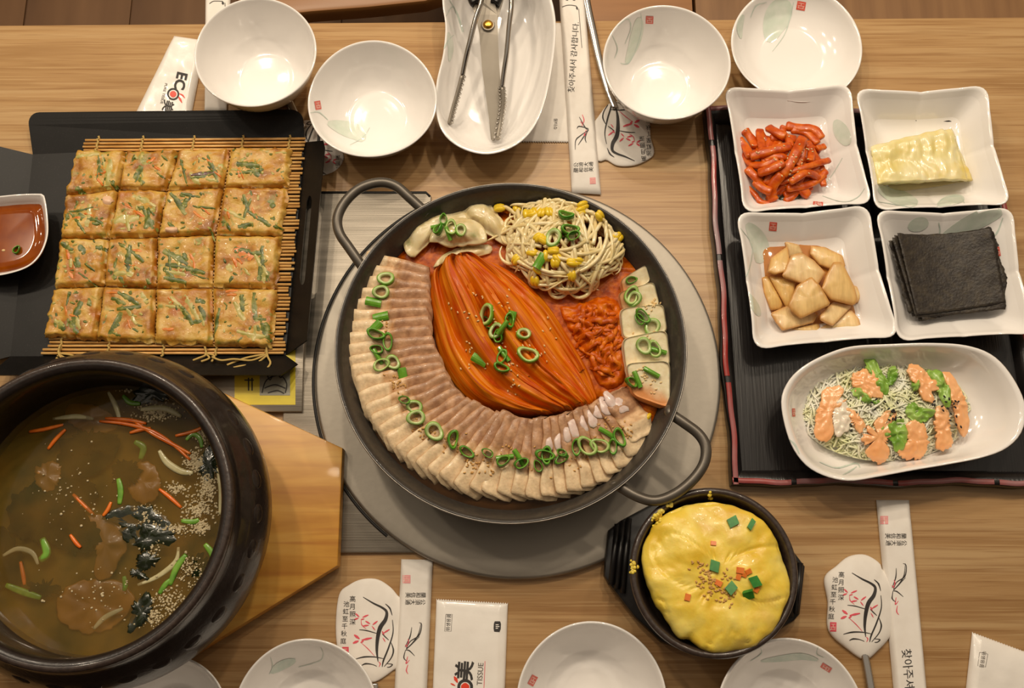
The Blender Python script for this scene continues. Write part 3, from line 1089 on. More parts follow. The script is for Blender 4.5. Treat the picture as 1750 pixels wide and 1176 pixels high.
def scallions(pts, bv, where, grp, fz, soft=.35, sc=1.0):
    for q in pts:
        x, y = q[0], q[1]
        kind = q[2] if len(q) > 2 else None
        h, n_ = hit(x, y, bv, fz)
        n_ = n_.lerp(Vector((0, 0, 1)), .6).normalized()
        h = h + Vector((0, 0, .0006))
        if kind == 's':
            put('scallion_strip', random.choice(SM), h, n_, U(0, PI), U(-.2, .2), 'flat green scallion strip ' + where, 'scallion', 'scallion strips ' + where, sc * 1.15)
        else:
            put('scallion_ring', random.choice(RM), h, n_, U(0, PI), U(-soft, soft), 'green scallion ring ' + where, 'scallion', 'scallion rings ' + where, sc * U(1.05, 1.4))


scallions([(661, 479), (652, 500), (639, 517, 's'), (651, 542, 's'), (641, 561, 's'), (643, 574), (664, 585), (645, 598), (672, 620), (652, 624), (646, 610, 's'), (689, 643, 's'), (692, 685), (709, 695), (711, 714), (742, 738),
           (772, 751), (798, 772), (833, 774), (860, 791), (862, 782, 's'), (889, 791), (886, 782, 's'), (929, 777), (933, 780), (920, 797), (963, 777), (958, 785), (985, 765), (1003, 763), (1024, 762), (1048, 765), (1057, 750), (1036, 741, 's')],
          porkbv, 'on the pork slices', 0, .056)
scallions([(835, 539), (833, 554), (860, 560, 's'), (869, 551), (893, 573), (854, 575), (850, 566), (857, 613), (856, 631), (862, 606, 's'), (820, 616, 's'), (902, 609), (874, 546, 's')], kbv, 'on the kimchi quarter', 0, .06)
scallions([(759, 378), (771, 391), (786, 396), (753, 396), (766, 400, 's'), (748, 388, 's')], bvh(*dumps), 'on the dumplings', 0, .06, sc=.85)
scallions([(967, 372), (958, 402), (973, 396), (947, 408), (964, 392, 's'), (978, 405), (923, 447, 's')], sprbv, 'on the bean sprouts', 0, .07)
scallions([(1078, 482), (1078, 506), (1084, 512), (1092, 547), (1098, 540), (1113, 560), (1100, 592), (1119, 598), (1124, 600, 's'), (1113, 637, 's'), (1075, 655), (1089, 649, 's')], tofubv, 'on the tofu slices', 0, .06)

# ---- sesame
m_ses = mat('sesame_seed', [(222, 188, 128), (236, 208, 156)], 300, rough=.5)
m_sesr = mat('roasted_sesame_seed', [(196, 146, 76), (216, 172, 104)], 300, rough=.5)


def sesame(name, spots, bv, lab, m, fz=.06, size=.0016, cat='sesame'):
    mb = MB()
    for x, y, n_, sp in spots:
        for k in range(n_):
            h, nn = hit(random.gauss(x, sp), random.gauss(y, sp), bv, fz)
            a = U(0, PI)
            mb.ball(h + nn * size * .25, (size, size * .58, size * .45), 6, 4, nn.to_track_quat('Z', 'Y').to_matrix() @ Matrix.Rotation(a, 3, 'Z'))
    return tag(mb.build(name, m), lab, cat, kind='stuff')


sesame('sesame_seeds', [(681, 655, 26, 8), (728, 735, 18, 8), (770, 755, 22, 9), (805, 788, 26, 12), (870, 775, 12, 8), (925, 790, 18, 12), (985, 780, 12, 10), (1050, 735, 20, 14), (1075, 740, 10, 8), (660, 560, 10, 8), (720, 725, 8, 8), (830, 800, 14, 10)],
       porkbv, 'toasted sesame seeds sprinkled along the pork slices', m_sesr, size=.00135)
sesame('sesame_seeds', [(800, 540, 6, 10), (770, 520, 2, 4), (815, 505, 5, 8), (850, 545, 6, 10), (870, 525, 6, 12), (800, 595, 6, 8), (800, 628, 3, 4), (835, 630, 4, 8), (872, 625, 10, 6), (880, 660, 8, 10), (905, 595, 8, 14), (922, 610, 5, 5), (870, 590, 5, 14), (940, 570, 4, 14)],
       kbv, 'pale sesame seeds scattered on the kimchi quarter', m_ses, size=.0014)
sesame('sesame_seeds', [(1105, 520, 12, 9), (1115, 530, 8, 8), (1105, 575, 6, 10), (1100, 640, 14, 8), (1110, 652, 10, 10)], tofubv, 'pale brown sesame seeds on the tofu slices', m_ses, size=.0013)


# ================================================================== black tray with the pancake
TZ = .0045
tray = empty('serving_tray', P(280, 430, TZ), 'matte black flared serving tray under the scallion pancake', 'tray')
FL = [P(a, b, TZ + .003) for a, b in ((56, 264), (520, 243), (488, 607), (18, 609))]      # floor corners


def panel_geo(fn, poly, hole=None, th=.003):
    bm = bmesh.new()
    ev = [bm.verts.new((p[0], p[1], 0)) for p in poly]
    ed = [bm.edges.new((ev[i], ev[(i + 1) % len(ev)])) for i in range(len(ev))]
    if hole:
        hv = [bm.verts.new((p[0], p[1], 0)) for p in hole]
        ed += [bm.edges.new((hv[i], hv[(i + 1) % len(hv)])) for i in range(len(hv))]
    bmesh.ops.triangle_fill(bm, edges=ed, use_beauty=True)
    bm.normal_update()
    for f in bm.faces:
        if f.normal.z < 0: f.normal_flip()
    g = bmesh.ops.solidify(bm, geom=list(bm.faces), thickness=.02)
    zs = [v.co.z for v in bm.verts]
    zlo, zhi = min(zs), max(zs)
    V, Fc = [], []
    bm.verts.index_update()
    for v in bm.verts:
        top = v.co.z > (zlo + zhi) / 2
        V.append(fn(v.co.x, v.co.y) - Vector((0, 0, 0 if top else th)))
    for f in bm.faces: Fc.append(tuple(v.index for v in f.verts))
    bm.free()
    return V, Fc


def quadfn(a, b, c, d):
    return lambda u, v: a.lerp(b, u).lerp(d.lerp(c, u), v)


def rpoly(r=.08, rv=None, corners=(1, 1, 1, 1)):
    rv = rv or r
    out = []
    for i, (cx, cy, a0) in enumerate(((0, 0, PI), (1, 0, 1.5 * PI), (1, 1, 0), (0, 1, .5 * PI))):
        if not corners[i]:
            out.append((cx, cy))
            continue
        ox, oy = (r if cx == 0 else 1 - r), (rv if cy == 0 else 1 - rv)
        for k in range(7):
            a = a0 + PI / 2 * k / 6
            out.append((ox + r * math.cos(a), oy + rv * math.sin(a)))
    return out


v, f = panel_geo(quadfn(*FL), [(0, 0), (1, 0), (1, 1), (0, 1)])
floorp = mk('tray_base', v, f, m_blacktray, tray, smooth=False)
HZ = .029
top = quadfn(P(46, 192, .016), P(517, 187, .016), FL[1], FL[0])
v, f = panel_geo(top, rpoly(.045, .30, (1, 1, 0, 0)))
mk('tray_flap', v, f, m_blacktray, tray, smooth=False)
rt = quadfn(FL[1], P(556, 240, HZ), P(519, 640, HZ), FL[2])
hole = [(.50 + .13 * math.cos(a), (.29 if math.sin(a) < 0 else .62) + .035 * math.sin(a)) for a in [2 * PI * k / 24 for k in range(24)]]
v, f = panel_geo(rt, [(0, 0), (.9, 0), (1, .03), (1, .86), (.0, 1.0)], hole)
mk('tray_flap', v, f, m_blacktray, tray, smooth=False)
bt = quadfn(FL[3], FL[2], P(480, 641, HZ), P(-20, 641, HZ))
v, f = panel_geo(bt, [(0, 0), (1, 0), (1.05, .45), (1.0, 1), (0, 1)])
mk('tray_flap', v, f, m_blacktray, tray, smooth=False)
lf = quadfn(P(-60, 236, HZ), FL[0], FL[3], P(-105, 640, HZ))
v, f = panel_geo(lf, rpoly(.3, .06, (1, 0, 0, 1)))
mk('tray_flap', v, f, m_blacktray, tray, smooth=False)

# ---- bamboo mat
MZ = TZ + .003
mat_o = empty('bamboo_mat', P(290, 430, MZ), 'bamboo stick mat tied with straw thread under the pancake', 'mat')
ML = [P(a, b, MZ + .0022) for a, b in ((142, 240), (522, 238), (484, 604), (74, 604))]
NSK = 62
mq = quadfn(*ML)
for i in range(NSK):
    t = i / (NSK - 1)
    j = U(-.010, .012)
    if i < 3: j = (.0, .002, .0)[i]
    a, b = mq(.01 + U(-.008, .008), t), mq(1 + j, t + U(-.003, .003))
    if i > NSK - 6: a = mq(U(-.01, .02), t)
    MB().tube([a, a.lerp(b, .5) + Vector((0, 0, U(-.0002, .0003))), b], .00128, 8).build('bamboo_stick', m_bamboo, mat_o)
for u in (.07, .27, .50, .72, .93):
    pts = []
    for i in range(2 * NSK + 5):
        t = (i - 2) / (2 * NSK)
        p = mq(u + .004 * math.sin(i * 2.1), t)
        pts.append(p + Vector((0, 0, .0022 if i % 2 == 0 else .0005)))
    MB().tube(pts, .0011, 6).build('thread_tie', m_thread, mat_o)
for q in ([(455, 590), (457, 608), (462, 622), (448, 638)], [(455, 606), (430, 616), (400, 614), (378, 616), (362, 610)], [(452, 606), (420, 612), (388, 624)], [(456, 608), (436, 622), (410, 626), (388, 632)], [(350, 592), (352, 606), (340, 612), (330, 616)], [(352, 604), (366, 608), (362, 618)], [(350, 604), (358, 612), (344, 618)],
          [(103, 590), (100, 604), (108, 616), (96, 612)], [(100, 604), (118, 606), (130, 610)], [(101, 606), (112, 612), (124, 614)]):
    pts = catmull([P(a, b, MZ + .006 if k < 2 else MZ + .012) for k, (a, b) in enumerate(q)], 5)
    MB().tube(pts, .0010, 6).build('thread_end', m_thread, mat_o)

# ---- scallion pancake, 4 x 4 pieces
m_pj = mat('fried_batter', [(148, 92, 24), (186, 130, 42), (204, 160, 70), (214, 180, 100)], 52, rough=.42, coat=.08, bump=.8, bscale=210, detail=6, pos=[.34, .45, .56, .69], dist=.3,
           second=[((174, 100, 22), 44, (1, 1, 1), .56, .72), ((140, 140, 58), 70, (1, 1, 1), .60, .74, .8), ((96, 108, 40), 150, (1, 1, 1), .66, .74, .5), ((222, 186, 116), 90, (1, 1, 1), .60, .8)], rand=True)
m_pjg = mat('fried_scallion', [(62, 74, 20), (98, 110, 38), (150, 146, 70)], 130, rough=.4, coat=.08, rand=True, bump=.3, bscale=300)
m_pjl = mat('pale_fried_scallion', [(164, 158, 76), (198, 180, 108)], 90, rough=.35, coat=.2, rand=True)
m_pjc = mat('fried_carrot', [(208, 108, 26), (220, 136, 54)], 110, rough=.35, coat=.2, rand=True)
m_squid = mat('squid_bit', [(226, 178, 140), (232, 196, 164)], 110, rough=.35, coat=.2, rand=True)
m_purp = mat('purple_squid_skin', [(74, 38, 36), (110, 66, 56)], 190, rough=.35, coat=.2)
PZ = MZ + .0043
xs = [[127, 212, 303, 391, 497], [107, 200, 282, 380, 492], [99, 182, 266, 364, 480], [87, 174, 263, 360, 472], [70, 160, 261, 361, 464]]
ys = [[252, 255, 252, 250, 250], [332, 320, 322, 317, 317], [404, 404, 402, 398, 400], [490, 486, 490, 488, 490], [574, 580, 584, 588, 592]]
grid = [[P(xs[r][c], ys[r][c], PZ + .008) for c in range(5)] for r in range(5)]
rown = ['row opposite the soup pot', 'third row from the soup pot', 'second row from the soup pot', 'row beside the soup pot']
coln = ['on the sauce dish side', 'second from the sauce dish', 'third from the sauce dish', 'on the bare mat side']
pjobs = []


def pheight(x, y, e):
    return .0074 * min(1, e) ** .30 + .0016 * noise.noise(Vector((x * 46, y * 46, 2))) + .0013 * noise.noise(Vector((x * 120, y * 120, 5))) + .0007 * noise.noise(Vector((x * 300, y * 300, 8)))


for r in range(4):
    for c in range(4):
        q = [grid[r][c], grid[r][c + 1], grid[r + 1][c + 1], grid[r + 1][c]]
        cen = sum(q, Vector()) / 4
        q = [p + (cen - p).normalized() * .0007 for p in q]
        n_ = 26
        V, Fc = [], []
        out = {0: r == 0, 1: c == 3, 2: r == 3, 3: c == 0}
        for a in range(n_ + 1):
            for b in range(n_ + 1):
                u, w_ = a / n_, b / n_
                p = q[0].lerp(q[1], u).lerp(q[3].lerp(q[2], u), w_)
                px_ = p.copy()
                ed = min(u, 1 - u, w_, 1 - w_) * 26
                wob = lambda s, k: k * noise.noise(Vector((p.x * s, p.y * s, r * 5 + c)))
                fade = max(0, 1 - ed / 5)
                big = .0022 if any((out[0] and w_ < .15, out[1] and u > .85, out[2] and w_ > .85, out[3] and u < .15)) else .0007
                p = p + Vector((wob(190, big * 1.3), wob(170, big * 1.3), 0)) * fade
                if (r, c) in ((0, 0), (3, 0), (3, 3)):
                    # rounded outer corners of the whole pancake
                    pass
                z = PZ + pheight(p.x, p.y, ed / 1.6)
                V.append(Vector((p.x, p.y, z)))
        w1 = (n_ + 1) ** 2
        V += [Vector((p.x, p.y, PZ)) for p in V[:w1]]
        for a in range(n_):
            for b in range(n_):
                k = a * (n_ + 1) + b
                Fc += [(k, k + n_ + 1, k + n_ + 2, k + 1)[::-1], (w1 + k, w1 + k + 1, w1 + k + n_ + 2, w1 + k + n_ + 1)[::-1]]
        rim = [b for b in range(n_ + 1)] + [a * (n_ + 1) + n_ for a in range(1, n_ + 1)] + [n_ * (n_ + 1) + b for b in range(n_ - 1, -1, -1)] + [a * (n_ + 1) for a in range(n_ - 1, 0, -1)]
        for a, b in zip(rim, rim[1:] + rim[:1]): Fc.append((a, w1 + a, w1 + b, b))
        o = tag(mk('pancake_piece', V, Fc, m_pj), 'pancake piece, %s, %s' % (rown[r], coln[c]), 'pancake piece', 'cut scallion pancake pieces')
        pjobs.append(o)
        bv = bvh(o)
        X = [P(0, 0)]
        x0, x1 = (xs[r][c] + xs[r + 1][c]) / 2, (xs[r][c + 1] + xs[r + 1][c + 1]) / 2
        y0, y1 = ys[r][c], ys[r + 1][c]

        def strip(name, m, x, y, a, L_, wd, th=.0006):
            V, Fc = [], []
            n2, m2 = 8, 4
            cv = U(-.06, .06)
            pts = []
            aa = a
            for k in range(n2 + 1):
                pts.append((x, y, aa))
                x += math.cos(aa) * L_ / n2
                y += math.sin(aa) * L_ / n2
                aa += cv + U(-.06, .06)
            for k, (px, py, ang) in enumerate(pts):
                wk = wd * (.55 + .45 * math.sin(PI * (k + .6) / (n2 + 1.2)))
                for j in range(m2 + 1):
                    g = j / m2 - .5
                    qx, qy = px - math.sin(ang) * g * wk, py + math.cos(ang) * g * wk
                    pp = P(qx, qy, PZ + .008)
                    z = down(pp.x, pp.y, bv, PZ + .004)
                    V.append(Vector((pp.x, pp.y, z + th * (1 - (2 * g) ** 2) - .00015 + .0007 * noise.noise(pp * 320))))
            for k in range(n2):
                for j in range(m2):
                    t = k * (m2 + 1) + j
                    Fc.append((t, t + m2 + 1, t + m2 + 2, t + 1)[::-1])
            mk(name, V, Fc, m, o)
        for k in range(8):
            L_ = U(10, 52)
            a = random.choice((U(-.4, .5), U(1.0, 2.0), U(.4, 1.2)))
            x, y = U(x0 + 8, x1 - 12), U(y0 + 6, y1 - 10)
            ex, ey = x + math.cos(a) * L_, y + math.sin(a) * L_
            if ex > x1 - 3 or ex < x0 + 3: L_ *= .45
            if ey > y1 - 3: L_ *= .5
            strip('scallion_strip', random.choice((m_pjg, m_pjg, m_pjl)), x, y, a, L_, U(4, 13))
        for k in range(16):
            strip('scallion_fleck', random.choice((m_pjg, m_pjg, m_pjl)), U(x0 + 6, x1 - 12), U(y0 + 6, y1 - 12), U(0, 6), U(4, 9), U(3, 6), .0006)
        for k in range(2):
            strip('carrot_shred', m_pjc, U(x0 + 10, x1 - 25), U(y0 + 10, y1 - 20), U(-.3, 1.5), U(12, 24), U(4, 7))
        if (r, c) == (0, 2): strip('squid_strip', m_purp, 326, 300, -.15, 46, 9)
        if (r, c) == (1, 1): strip('scallion_strip', m_pjl, 188, 378, -.25, 50, 16)
        if (r, c) == (0, 0): strip('onion_strip', m_pjl, 188, 272, 1.7, 50, 12)
        if (r, c) == (1, 0): strip('squid_bit', m_squid, 176, 340, .2, 16, 16, .0022)
        if (r, c) == (1, 2): strip('squid_bit', m_squid, 284, 392, .2, 20, 14, .0022)
        if (r, c) == (2, 2): strip('scallion_strip', m_pjg, 282, 452, .12, 70, 11)
        if (r, c) == (3, 3): strip('scallion_strip', m_pjl, 405, 565, .35, 50, 10); strip('scallion_strip', m_pjg, 434, 500, 1.6, 66, 10)
        if (r, c) == (2, 3): strip('scallion_strip', m_pjg, 448, 420, 1.5, 60, 12); strip('carrot_shred', m_pjc, 400, 424, .4, 36, 18)

# ---- soy dipping sauce
dish_o = [(-70, 332), (-20, 336), (30, 332), (66, 331), (76, 336), (82, 380), (80, 410), (66, 440), (40, 460), (-10, 472), (-60, 470), (-75, 400)]
SZ = TZ + .003


def ceramic(name, lab, cat, pts, zb, h, prof, group=None, n=96, smooth=6, zmod=None, m=None, tzr=None):
    # prof: (fraction of rim outline, fraction of height) from foot, up the outside, over the rim and down inside
    c, Rf = outline(pts, zb + (tzr if tzr is not None else h), smooth)
    v, f = polar_geo(c, Rf, [(s, zb + z * h) for s, z in prof], n, zmod)
    o = tag(mk(name, v, f, m or m_ceramic), lab, cat, group)
    return o, bvh(o), c, Rf


DISH = [(0, .10), (.48, .10), (.50, 0), (.60, 0), (.63, .10), (.78, .42), (.92, .80), (.985, .965), (1.0, .985), (.995, 1.0), (.975, 1.0), (.955, .97), (.88, .72), (.74, .38), (.60, .21), (.45, .17), (.2, .16), (0, .16)]
BOWL = [(0, .06), (.40, .06), (.42, 0), (.50, 0), (.52, .08), (.70, .26), (.88, .58), (.965, .85), (.995, .97), (1.0, .985), (.992, 1.0), (.975, 1.0), (.958, .975), (.93, .85), (.85, .58), (.68, .27), (.50, .135), (.44, .115), (.40, .125), (.36, .112), (.26, .12), (.22, .11), (.12, .115), (0, .11)]
sd, sdbv, sdc, sdR = ceramic('sauce_dish', 'small white sauce dish of soy dip on the black tray', 'dish', dish_o, SZ, .026, DISH)
v, f = polar_geo(sdc, sdR, [(.86, SZ + .0135), (.86, SZ + .0160), (.6, SZ + .0158), (0, SZ + .0158)], 64)
so_ = tag(mk('soy_sauce', v, f, m_soy), 'dark amber soy dip filling the small white sauce dish', 'sauce')
put('scallion_ring', RM[3], P(30, 428, SZ + .0155), Vector((0, 0, 1)), 1.2, .1, 'dull scallion ring floating in the soy dip', 'scallion', None, .9)
tag(MB().ball(P(6, 428, SZ + .016), (.0018, .0012, .0009), 8, 5).build('sesame_seed', m_ses), 'single sesame seed floating in the soy dip', 'sesame')

# ================================================================== soup pot on a wooden board
POT = Vector((-.332, -.166, 0))
bx1 = P(586, 766, .020).x - POT.x
by1, by2 = P(586, 766, .020).y - POT.y, P(584, 967, .020).y - POT.y
hh = .118
sl = .40
bo = [(bx1, by2), (bx1, by1), (bx1 - (hh - by1) / .46, hh), (-bx1 + (hh - by1) / .46, hh), (-bx1, by1), (-bx1, by2), (-bx1 + (hh + by2) / .58, -hh - .006), (bx1 - (hh + by2) / .58, -hh - .006)]
bo = [(POT.x + a, POT.y + b) for a, b in bo]
board = tag(prism('wooden_trivet', bo, .0072, .021, m_board, bev=.0022, world=True), 'varnished pine board with cut corners under the soup pot', 'trivet')
for a, b in ((-.43, -.11), (-.43, -.23), (-.24, -.11), (-.24, -.23)):
    lathe('foot', (a, b), [(0, 0), (.010, 0), (.010, .0076), (0, .0076)], m_darkgap, board, n=20)
pot = empty('stone_pot', (POT.x, POT.y, .021), 'big black glazed stoneware pot of seaweed soup on a pine board', 'pot')
b0 = .021
pbody = lathe('pot_body', POT, [(0, b0), (.082, b0), (.090, b0 + .003), (.116, b0 + .022), (.1315, b0 + .042), (.1372, b0 + .058), (.1365, b0 + .068), (.1325, b0 + .080), (.1268, b0 + .089), (.1222, b0 + .0945), (.1198, b0 + .099),
                                 (.1194, b0 + .106), (.1182, b0 + .110), (.1160, b0 + .1115), (.1125, b0 + .1110), (.1095, b0 + .108), (.1085, b0 + .101), (.1110, b0 + .085), (.1125, b0 + .065), (.108, b0 + .042), (.085, b0 + .018), (0, b0 + .015)], m_stone, pot, n=128)
lathe('pot_lip', POT, [(.1130, b0 + .1102), (.1160, b0 + .1122), (.1188, b0 + .1108), (.1200, b0 + .106), (.118, b0 + .104), (.113, b0 + .107)], m_stonerim, pot, n=128, close=True)
for k in range(30):
    a = 2 * PI * k / 30
    d = Vector((math.cos(a), math.sin(a), 0))
    p = POT + d * .1308 + Vector((0, 0, b0 + .0815))
    nrm = (d * .8 + Vector((0, 0, .6))).normalized()
    q = nrm.to_track_quat('Z', 'Y').to_matrix()
    MB().ball(p, (.0085, .0055, .0013), 14, 6, q).build('dimple_boss', m_stone, pot)

SOZ = .074
m_soup = mat('cloudy_soup', [(104, 82, 30), (136, 104, 40), (156, 118, 50)], 22, rough=.06, coat=.3, alpha=.42, bump=.03, bscale=60, second=((88, 84, 40), 14, (1, 1, 1), .5, .7))
v, f = polar_geo(POT, lambda a: .1105, [(1, SOZ), (.8, SOZ), (.5, SOZ), (.25, SOZ), (0, SOZ)], 96, disp=lambda p: Vector((p.x, p.y, p.z + .0005 * noise.noise(Vector((p.x * 50, p.y * 50, 1))))))
soup = tag(mk('soup', v, f, m_soup), 'cloudy brown seaweed soup filling the black stone pot', 'soup')
# the suspended cloud in the broth: what lies above it shows, what lies below is lost
m_cloud = mat('broth_cloud', [(70, 64, 26), (104, 82, 30), (132, 96, 36)], 16, rough=.9, spec=.02, second=((50, 52, 24), 20, (1, 1, 1), .52, .68))
v, f = polar_geo(POT, lambda a: .1112, [(1, SOZ - .0085), (.7, SOZ - .009), (.35, SOZ - .009), (0, SOZ - .009)], 64, disp=lambda p: Vector((p.x, p.y, p.z + .0012 * noise.noise(Vector((p.x * 30, p.y * 30, 1))))))
mk('cloudy_depth', v, f, m_cloud, soup)
m_sw = mat('soup_seaweed', [(20, 26, 12), (34, 42, 20)], 140, rough=.2, coat=.5, bump=.5, bscale=240, rand=True)
m_swd = mat('sunk_seaweed', [(14, 20, 8), (28, 36, 14)], 90, rough=.9, spec=.05, rand=True)
m_car = mat('carrot', [(222, 98, 16), (236, 128, 40)], 140, rough=.3, coat=.3, rand=True)
m_on = mat('soup_onion', [(186, 176, 128), (206, 198, 156)], 100, rough=.2, coat=.3, rand=True)
m_fish = mat('egg_sheet', [(140, 92, 28), (160, 108, 38)], 60, rough=.3, coat=.2, rand=True)
m_foam = mat('ground_perilla', [(186, 168, 130), (208, 194, 158)], 400, rough=.6, bump=.4, bscale=500)
m_gr = mat('soup_scallion', [(82, 138, 36), (128, 176, 60)], 120, rough=.25, coat=.4, rand=True)

# seaweed: some at the surface, most a little under it
SW = [([(60, 820), (110, 770), (150, 745), (200, 760), (185, 800), (150, 815), (170, 850), (120, 880), (70, 900), (40, 870)], -.004), ([(100, 760), (140, 740), (190, 742), (205, 762), (160, 775), (115, 780)], -.003),
      ([(20, 850), (70, 830), (120, 850), (150, 900), (110, 930), (60, 925), (20, 910)], -.004), ([(110, 880), (160, 895), (172, 925), (140, 945), (95, 935), (85, 905)], -.0025),
      ([(175, 885), (215, 862), (262, 868), (290, 890), (300, 915), (262, 925), (225, 920), (205, 898)], .0002), ([(205, 905), (250, 900), (300, 912), (290, 935), (245, 940), (215, 925)], .0002),
      ([(235, 950), (258, 942), (272, 955), (258, 972), (240, 972)], .0004), ([(222, 972), (246, 978), (248, 988), (226, 984)], .0006),
      ([(240, 1020), (255, 1010), (262, 1040), (245, 1068), (222, 1078), (224, 1048)], .0002), ([(200, 790), (232, 792), (240, 815), (212, 830), (192, 815)], -.002),
      ([(240, 660), (285, 660), (288, 680), (250, 690), (228, 680)], .0003), ([(345, 775), (362, 760), (372, 790), (360, 830), (345, 815)], .0003), ([(50, 1000), (90, 995), (105, 1010), (80, 1022), (50, 1018)], -.002),
      ([(320, 960), (345, 945), (355, 970), (340, 1000), (318, 995)], -.001), ([(0, 900), (30, 930), (40, 990), (10, 1010), (-20, 980), (-15, 920)], -.005)]
for i, (q, dz) in enumerate(SW):
    v, f = blob_geo(q, SOZ + dz - .0008, .0014, smooth=4, n=80, rings=6, amp=.0026, freq=150, low=.0006, seed=i, edge=.004 if dz > 0 else .005)
    lab = 'dark green seaweed floating on the soup surface' if dz > 0 else 'dark seaweed sunk under the cloudy soup'
    tag(mk('seaweed_piece', v, f, m_sw if dz > 0 else m_swd), lab, 'seaweed', 'seaweed floating in the soup' if dz > 0 else 'seaweed sunk in the soup')
for i, (q, dz) in enumerate([([(62, 800), (95, 788), (104, 812), (92, 838), (72, 840), (60, 822)], -.0015), ([(155, 880), (195, 890), (218, 925), (205, 960), (185, 990), (160, 985), (165, 940), (150, 910)], -.0035), ([(120, 1000), (200, 990), (230, 1030), (180, 1080), (120, 1075), (95, 1040)], -.006), ([(215, 800), (255, 790), (275, 830), (255, 860), (225, 850)], -.0045), ([(120, 690), (180, 700), (200, 735), (150, 740), (115, 720)], -.005)]):
    v, f = blob_geo(q, SOZ + dz - .001, .0016, smooth=4, n=64, rings=5, amp=.003, freq=120, low=.0008, seed=i, edge=.0025)
    tag(mk('egg_sheet', v, f, m_fish), 'orange brown egg sheet under the cloudy soup', 'egg', 'egg sheets in the soup')
for i, (q, dz) in enumerate([([(50, 738), (75, 734), (108, 726)], .0004), ([(82, 768), (96, 750), (112, 734)], .0006), ([(170, 720), (210, 724), (255, 735), (290, 755), (325, 786)], .0008), ([(232, 722), (262, 742), (300, 762), (326, 776)], .0008), ([(180, 715), (220, 718), (250, 724)], .0006), ([(272, 836), (290, 850), (310, 868)], .0006),
                             ([(120, 914), (130, 928), (138, 936)], .0006), ([(190, 858), (184, 872), (176, 882)], .0004), ([(300, 745), (330, 738), (352, 728)], .0005), ([(125, 845), (160, 880)], -.0012), ([(35, 960), (40, 985), (42, 1000)], -.0016), ([(222, 740), (240, 735), (258, 732)], .0005)]):
    pts = catmull([P(a, b, SOZ + dz) for a, b in q], 5)
    N = len(pts)
    tag(MB().tube(pts, [.0010 + .0008 * math.sin(PI * (k + .5) / N) for k in range(N)], 8, .8).build('carrot_strip', m_car), 'thin orange carrot strip in the soup', 'carrot strip', 'carrot strips in the soup')
for i, (q, dz, wd) in enumerate([([(5, 950), (30, 938), (55, 945), (65, 965)], -.0008, .003), ([(272, 770), (285, 790), (310, 806), (330, 808)], .0003, .004), ([(305, 935), (300, 960), (270, 985), (235, 1000)], -.0003, .003), ([(160, 1075), (180, 1055), (210, 1040)], -.0012, .003), ([(90, 716), (130, 712), (160, 716)], -.0003, .003), ([(185, 670), (198, 695), (205, 720)], .0002, .003), ([(340, 690), (356, 720), (368, 760)], .0003, .004), ([(240, 700), (280, 698), (310, 712)], .0003, .004), ([(372, 800), (378, 840), (376, 880)], .0003, .003)]):
    pts = catmull([P(a, b, SOZ + dz) for a, b in q], 5)
    N = len(pts)
    tag(MB().tube(pts, [wd * .75 * (.4 + .6 * math.sin(PI * (k + .5) / N)) for k in range(N)], 8, .25).build('onion_strip', m_on), 'pale curved onion strip in the soup', 'onion', 'onion strips in the soup')
for i, (q, dz, wd) in enumerate([([(290, 1000), (302, 970), (318, 948)], .0004, .0036), ([(272, 1015), (282, 1000), (292, 990)], .0004, .003), ([(202, 818), (206, 838), (204, 862)], .0004, .0034), ([(350, 930), (362, 945), (366, 960)], .0005, .0036), ([(318, 752), (330, 742), (342, 750), (345, 765)], .0006, .0028), ([(210, 676), (222, 688), (240, 690)], .0005, .003), ([(310, 890), (330, 892), (340, 888)], .0004, .003), ([(212, 985), (214, 1000), (212, 1010)], -.0006, .003), ([(72, 920), (80, 945), (68, 958)], -.0010, .005), ([(10, 1000), (40, 1012), (70, 1022)], -.0014, .004), ([(230, 755), (245, 765), (240, 785)], -.0012, .004)]):
    pts = catmull([P(a, b, SOZ + dz) for a, b in q], 5)
    N = len(pts)
    tag(MB().tube(pts, [wd * .75 * (.55 + .45 * math.sin(PI * (k + .5) / N)) for k in range(N)], 10, .35).build('scallion_piece', m_gr), 'bright green scallion piece in the soup', 'scallion', 'scallion pieces in the soup')
fm = MB()
for cx, cy, sx, sy, n_ in ((285, 672, 18, 8, 60), (270, 705, 32, 12, 90), (345, 745, 10, 16, 40), (335, 790, 16, 16, 110), (355, 830, 14, 24, 110), (300, 835, 14, 8, 40), (340, 870, 22, 18, 90), (300, 905, 34, 10, 60), (345, 900, 12, 10, 50), (255, 880, 18, 14, 40), (290, 1030, 24, 22, 60), (262, 1055, 16, 14, 36), (325, 975, 22, 24, 50), (262, 935, 14, 20, 26), (215, 665, 20, 5, 12), (130, 850, 60, 60, 26), (170, 1010, 70, 40, 24)):
    for k in range(int(n_ * 2.6)):
        x, y = random.gauss(cx, sx * .6), random.gauss(cy, sy * .6)
        p = P(x, y, SOZ + .0003)
        if (Vector((p.x, p.y, 0)) - POT).length > .107: continue
        r = U(.0003, .0011)
        fm.ball(p, (r * U(.8, 1.3), r * U(.8, 1.3), r * .6), 6, 4, Matrix.Rotation(U(0, 3), 3, 'Z'))
tag(fm.build('ground_perilla', m_foam), 'pale ground perilla crumbs floating along the soup edge', 'crumbs', kind='stuff')


# ================================================================== bowls
def circ(px, py, wpx, z, k=3, amp=.0, ph=0.0, n=24):
    c = P(px, py, z)
    r = wpx / 2 / S(px, py, z)
    return [(c.x + r * (1 + amp * math.cos(k * a + ph)) * math.cos(a), c.y + r * (1 + amp * math.cos(k * a + ph)) * math.sin(a)) for a in [2 * PI * i / n for i in range(n)]]


